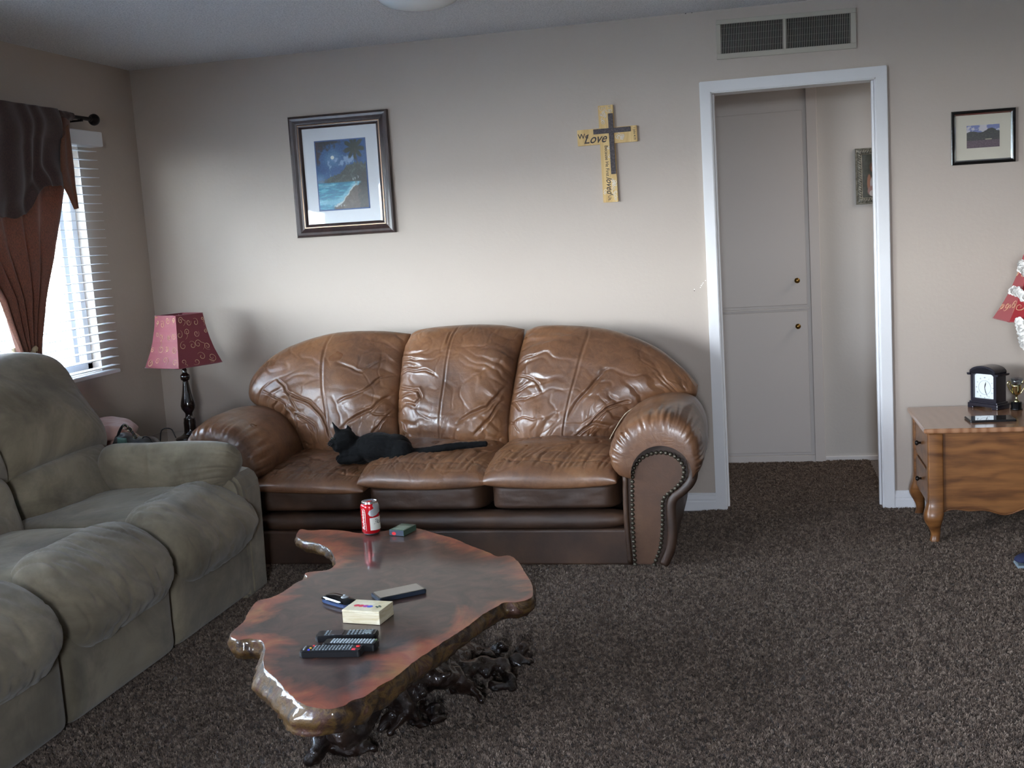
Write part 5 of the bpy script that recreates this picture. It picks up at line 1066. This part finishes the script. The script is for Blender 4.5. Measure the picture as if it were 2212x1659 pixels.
prism('side_panel', poly, OAK, ot, .010, Matrix(((0, 0, 1, 3.942), (1, 0, 0, 0), (0, 1, 0, 0), (0, 0, 0, 1))), .001)
for z0, z1 in ((.315, .470), (.155, .300)):
    d_o = box('drawer', (3.930, -.53, z0), (3.943, -.165, z1), OAK, ot, .005, 3)
    lathe('drawer_knob', [(.005, 0), (.005, .010), (.010, .014), (.012, .020), (.008, .026), (.001, .027)], simple('dark_pewter', (58, 54, 52), .35, .8), d_o, 16, M=Matrix.Translation((3.931, -.345, (z0+z1)/2)) @ Matrix.Rotation(-PI/2, 4, 'Y'))
def cab_leg(x, y, sx, sy):
    pr = [(OZ-.022, .032, 0), (.30, .032, 0), (.20, .032, .0), (.165, .034, .002), (.135, .040, .008), (.11, .041, .012), (.085, .032, .010), (.06, .022, .004), (.035, .019, .000), (.015, .020, .004), (.002, .022, .008)]
    zz = np.linspace(pr[0][0], .002, 60); hw = np.interp(-zz, [-p[0] for p in pr], [p[1] for p in pr]); of = np.interp(-zz, [-p[0] for p in pr], [p[2] for p in pr]); k = np.array([1, 2, 3, 2, 1])/9.; hw[2:-2] = np.convolve(hw, k, 'same')[2:-2]; of[2:-2] = np.convolve(of, k, 'same')[2:-2]
    n = 20; V = []; F = []
    for z, h, o_ in zip(zz, hw, of):
        e = np.interp(z, [0, .12, .2], [2.2, 3, 8])
        for i in range(n): a = 2*PI*i/n; ca, sa = math.cos(a), math.sin(a); V.append((x+sx*o_+h*np.sign(ca)*abs(ca)**(2/e), y+sy*o_+h*np.sign(sa)*abs(sa)**(2/e), z))
    for k_ in range(len(zz)-1):
        for i in range(n): j = (i+1) % n; F.append((k_*n+i, k_*n+j, (k_+1)*n+j, (k_+1)*n+i))
    F += [tuple(range(n)), tuple((len(zz)-1)*n+i for i in range(n))[::-1]]
    return link('leg', pymesh(V, F), OAK, ot, True)
for x, y, a_, b_ in ((3.955, -.590, -1, -1), (3.955, -.115, -1, 1), (4.80, -.590, 1, -1), (4.80, -.115, 1, 1)): cab_leg(x, y, a_, b_)
OS = OZ+.0006
def z5(u, v): p = at(u, v, 'z', OZ); return Vector((p.x, p.y, OS))
# clock
A = z5(2090, 879); B = z5(2157, 887); ck = thing('mantel_clock', (A+B)/2, 'small black arched mantel clock on the oak table', 'clock', rot=math.atan2(B.y-A.y, B.x-A.x), local=True)
cw = (B-A).length; print('clock w', cw); cw = min(cw, .16)
CK = Mat('black_clock_wood', srgb(34, 32, 42), .28, Coat_Weight=.4); CK = CK.m; hw = cw/2-.012; dp = .075
def archp(w, h, r_, n=16, z0=0.): return [(-w, z0), (w, z0), (w, h)]+[(w*math.cos(a)*.98, h+r_*math.sin(a)) for a in np.linspace(.1, PI-.1, n)]+[(-w, h)]
FX = Matrix(((1, 0, 0, 0), (0, 0, 1, 0), (0, 1, 0, 0), (0, 0, 0, 1)))      # local xy -> xz, extrude +y
ch = .205; hh = ch-.05
box('clock_base', (-cw/2, -.004, .008), (cw/2, dp+.008, .024), CK, ck, .003); boxes('clock_foot', [((-cw/2, -.004, 0), (-cw/2+.03, dp+.008, .009)), ((cw/2-.03, -.004, 0), (cw/2, dp+.008, .009))], CK, ck, .002)
box('clock_step', (-cw/2+.005, 0, .023), (cw/2-.005, dp+.004, .032), CK, ck, .003)
# body ring (arched frame) and back
outer = archp(hw, hh, ch-.018-hh, 18, .030); inner = archp(hw-.014, hh-.004, ch-.036-hh, 18, .046)
bm = bmesh.new(); T = FX @ Z((0, 0, .004)); n = len(outer); vo = [bm.verts.new(T @ Vector((x, y, 0))) for x, y in outer]; vi = [bm.verts.new(T @ Vector((x, y, 0))) for x, y in inner]; vo2 = [bm.verts.new(T @ Vector((x, y, dp-.006))) for x, y in outer]; vi2 = [bm.verts.new(T @ Vector((x, y, .012))) for x, y in inner]
for i in range(n): j = (i+1) % n; bm.faces.new((vo[i], vo[j], vi[j], vi[i])); bm.faces.new((vo[i], vo2[i], vo2[j], vo[j])); bm.faces.new((vi[i], vi[j], vi2[j], vi2[i]))
bm.faces.new(vo2); bm.faces.new(vi2); link('clock_case', bm_me(bm), CK, ck)
prism('clock_dial', archp(hw-.0145, hh-.0045, ch-.0365-hh, 18, .0465), simple('dial_paper', (226, 232, 236), .4), ck, .0008, FX @ Z((0, 0, .0145)))
# roof moulding following the arch with flat ears
rf = [(-cw/2-.002, hh-.002), (-hw+.004, hh-.002)]+[(hw*1.0*math.cos(a), hh+(ch-.018-hh)*math.sin(a)+.001) for a in np.linspace(PI-.12, .12, 18)]+[(hw-.004, hh-.002), (cw/2+.002, hh-.002)]
up_ = [(x*1.03, y+.010) for x, y in rf]; prism('clock_roof', rf+up_[::-1], CK, ck, dp+.008, FX @ Z((0, 0, -.004)), .0015)
DI = simple('dial_ink', (70, 84, 92), .6); dc = Vector((0, .096, 0)); RD = hw-.020
num = ['XII', 'I', 'II', 'III', 'IV', 'V', 'VI', 'VII', 'VIII', 'IX', 'X', 'XI']
FZ = FX @ Z((0, 0, .0142)) @ Matrix.Diagonal((1, 1, -1, 1))
for i, s in enumerate(num):
    a = PI/2-i*PI/6; text('numeral', s, .0085, DI, ck, FZ @ Z((RD*.92*math.cos(a), .096+RD*.92*math.sin(a)*1.05, .0)) @ Matrix.Rotation(a-PI/2, 4, 'Z'), .0001, sx=.8)
P = [FZ @ Vector((RD*.68*math.cos(a), .096+RD*.68*math.sin(a), .0)) for a in np.linspace(0, 2*PI, 33)]; tubes('dial_ring', [(P, .0005)], DI, ck, 4)
tubes('hour_hand', [([FZ @ Vector((0, .096, .001)), FZ @ Vector((.004, .096+RD*.3, .001)), FZ @ Vector((.007, .096+RD*.55, .001))], [.0013, .0024, .0004])], BLK, ck, 6)
tubes('minute_hand', [([FZ @ Vector((0, .096, .0015)), FZ @ Vector((.006, .096-RD*.45, .0015)), FZ @ Vector((.016, .096-RD*.85, .0015))], [.001, .0013, .0004])], BLK, ck, 6)
tubes('dial_ornament', [([FZ @ Vector((a, hh+.012+.002*math.sin(a*400), .0)) for a in np.linspace(-.012, .012, 14)], .0008)], DI, ck, 4)
# trophy
tp_ = thing('trophy_cup', z5(2196, 885), 'tiny gold trophy cup on a black base beside the clock', 'trophy', local=True)
lathe('trophy_base', [(.026, 0), (.026, .005), (.023, .008), (.023, .034), (.020, .037)], BLKG, tp_, 32)
GLD = simple('polished_gold', (214, 204, 150), .15, 1)
lathe('trophy_bowl', [(.013, .036), (.014, .040), (.006, .046), (.004, .060), (.008, .066), (.016, .075), (.020, .090), (.021, .108), (.024, .114), (.022, .114), (.019, .104), (.017, .085), (.001, .075)], GLD, tp_, 32, cap=False)
for s in (-1, 1): tubes('trophy_handle', [(catmull([(s*.012, 0, .070), (s*.026, 0, .088), (s*.037, 0, .112), (s*.037, 0, .126), (s*.028, 0, .130), (s*.024, 0, .120), (s*.030, 0, .117)], 6), .0028)], GLD, tp_, 8)
gcl = bpy.data.materials.new('clear_plastic'); gcl.use_nodes = True; g = gcl.node_tree; g.nodes.clear(); go = g.nodes.new('ShaderNodeOutputMaterial'); mx = g.nodes.new('ShaderNodeMixShader'); t_ = g.nodes.new('ShaderNodeBsdfTransparent'); q_ = g.nodes.new('ShaderNodeBsdfGlossy'); q_.inputs['Roughness'].default_value = .08; t_.inputs[0].default_value = (.86, .9, .94, 1); mx.inputs[0].default_value = .14; g.links.new(t_.outputs[0], mx.inputs[1]); g.links.new(q_.outputs[0], mx.inputs[2]); g.links.new(mx.outputs[0], go.inputs[0])
sg = thing('shot_glass', z5(2197, 885)+Vector((0, 0, .1095)), 'small clear cup standing inside the gold trophy', 'glass', local=True)
lathe('glass_wall', [(.0005, .0), (.0185, .0), (.026, .034), (.0245, .034), (.0175, .003), (.0005, .003)], gcl, sg, 28, cap=False)
# tablet
P = [z5(*q) for q in ((2085, 903.5), (2092.5, 914), (2196, 911), (2183, 900))]; o_ = sum(P, Vector())/4; ax = (P[2]-P[1]+P[3]-P[0]); tL = ax.length/2; tW = ((P[0]-P[1]).length+(P[3]-P[2]).length)/2
print('tablet', tL, tW)
tb_ = thing('tablet', (o_.x, o_.y, OS), 'black tablet with glossy screen lying in front of the clock', 'tablet', rot=math.atan2(ax.y, ax.x), local=True)
prism('tablet_body', rrect(tL, max(.10, tW*.95), .008), BLK, tb_, .009, None, .002); prism('screen', rrect(tL-.012, max(.10, tW*.95)-.012, .003), Mat('tablet_glass', srgb(14, 16, 20), .04, Coat_Weight=1).m, tb_, .0005, Z((0, 0, .0088)))
# second lamp with garland
L2X, L2Y = 4.452, -.33
l2 = thing('table_lamp', (L2X, L2Y, OZ), 'dark red lamp with white garland, cut off by the right edge above the trophy', 'lamp')
SH2 = shade_mat('crimson_brocade', (150, 26, 36), .12)
lampbase('lamp_base', L2X, L2Y, OZ+.0006, l2, [(r*.9, z-.5) for r, z in prof]); lathe('socket', [(.012, .89), (.012, .95)], BRASS, l2, 16, c=(L2X, L2Y, 0))
vd2 = math.atan2(CAM.y-L2Y, CAM.x-L2X); hd2 = lambda t: np.interp(t, [0, .12, .3, .5, .75, 1], [.212, .190, .160, .132, .104, .084])
tubes('shade_spider', [([(L2X+.083*math.cos(vd2+a), L2Y+.083*math.sin(vd2+a), 1.205), (L2X, L2Y, 1.19)], .0015) for a in (0, 2.1, 4.2)]+[([(L2X, L2Y, .94), (L2X, L2Y, 1.19)], .002)], BRASS, l2, 5)
pt2 = shade(L2X, L2Y, .935, 1.21, hd2, vd2-math.radians(-20), 6, l2, SH2, 8, 1.1)
gar = thing('flower_garland', (L2X, L2Y-.15, 1.0), 'white blossom garland wrapped around the dark red lampshade', 'garland')
FL = Mat('white_silk_petal', srgb(232, 230, 226), .8, Sheen_Weight=.2).m
V = []; F = []
for i in range(5):
    a = 2*PI*i/5; ci = Vector((math.cos(a)*.010, math.sin(a)*.010, .002)); b0 = len(V)
    for k in range(9):
        t = 2*PI*k/8
        V.append(ci+Vector((.0085*math.cos(t), .0085*math.sin(t), .003*math.cos(t-a)+.002)) if k < 8 else ci+Vector((0, 0, -.001)))
    F += [(b0+k, b0+(k+1) % 8, b0+8) for k in range(8)]
fme = pymesh(V, F); fme.materials.append(FL); fme.polygons.foreach_set('use_smooth', [True]*len(fme.polygons))
R = random.Random(4); gp_ = []
def gpath(pxs):
    P = catmull([at(u, v, 'y', yv) for u, v, yv in pxs], 5); return P
paths = [gpath([(2188, 628, -.40), (2200, 632, -.45), (2212, 640, -.50), (2230, 655, -.55), (2260, 660, -.56), (2300, 640, -.45)]), gpath([(2206, 572, -.38), (2211, 584, -.42), (2230, 590, -.45), (2260, 585, -.42)]), gpath([(2203, 695, -.49), (2207, 708, -.49), (2210, 722, -.49), (2212, 742, -.50), (2222, 752, -.5)])]
for P in paths:
    for p in P:
        for _ in range(2):
            o = bpy.data.objects.new('blossom', fme); COL.objects.link(o); o.parent = gar; o.matrix_parent_inverse = gar.matrix_basis.inverted()
            o.matrix_basis = Matrix.Translation(p+Vector((R.uniform(-.006, .006), R.uniform(-.006, .006), R.uniform(-.006, .006)))) @ Vector((R.uniform(-.6, .4), -1, R.uniform(-.4, .8))).to_track_quat('Z', 'Y').to_matrix().to_4x4() @ Matrix.Rotation(R.uniform(0, 6), 4, 'Z')
tubes('garland_stem', [(P, .0016) for P in paths], simple('stem_pale', (170, 180, 160), .8), gar, 5)
# slipper at the right edge
p = at(2212, 1216, 'z', .02); sl_ = thing('slipper', (p.x+.05, p.y, 0), 'navy slipper tip on the carpet below the oak table, at the right edge', 'slipper')
cushion('slipper_upper', [(p.x-.02, p.y+.05, .03), (p.x+.2, p.y+.06, .035)], [(p.x-.02, p.y-.03, .03), (p.x+.2, p.y-.04, .035)], [(p.x-.02, p.y+.05, .03), (p.x-.035, p.y+.01, .03), (p.x-.02, p.y-.03, .03)], [(p.x+.2, p.y+.06, .035), (p.x+.21, p.y, .035), (p.x+.2, p.y-.04, .035)], (0, 0, 1), .03, .012, simple('navy_felt', (34, 40, 72), .9), sl_, 40, 30, 3, 2)
box('sole', (p.x-.03, p.y-.036, .002), (p.x+.205, p.y+.056, .018), simple('slipper_sole', (120, 134, 142), .8), sl_, .008, 3)
print('objects', len(bpy.data.objects))
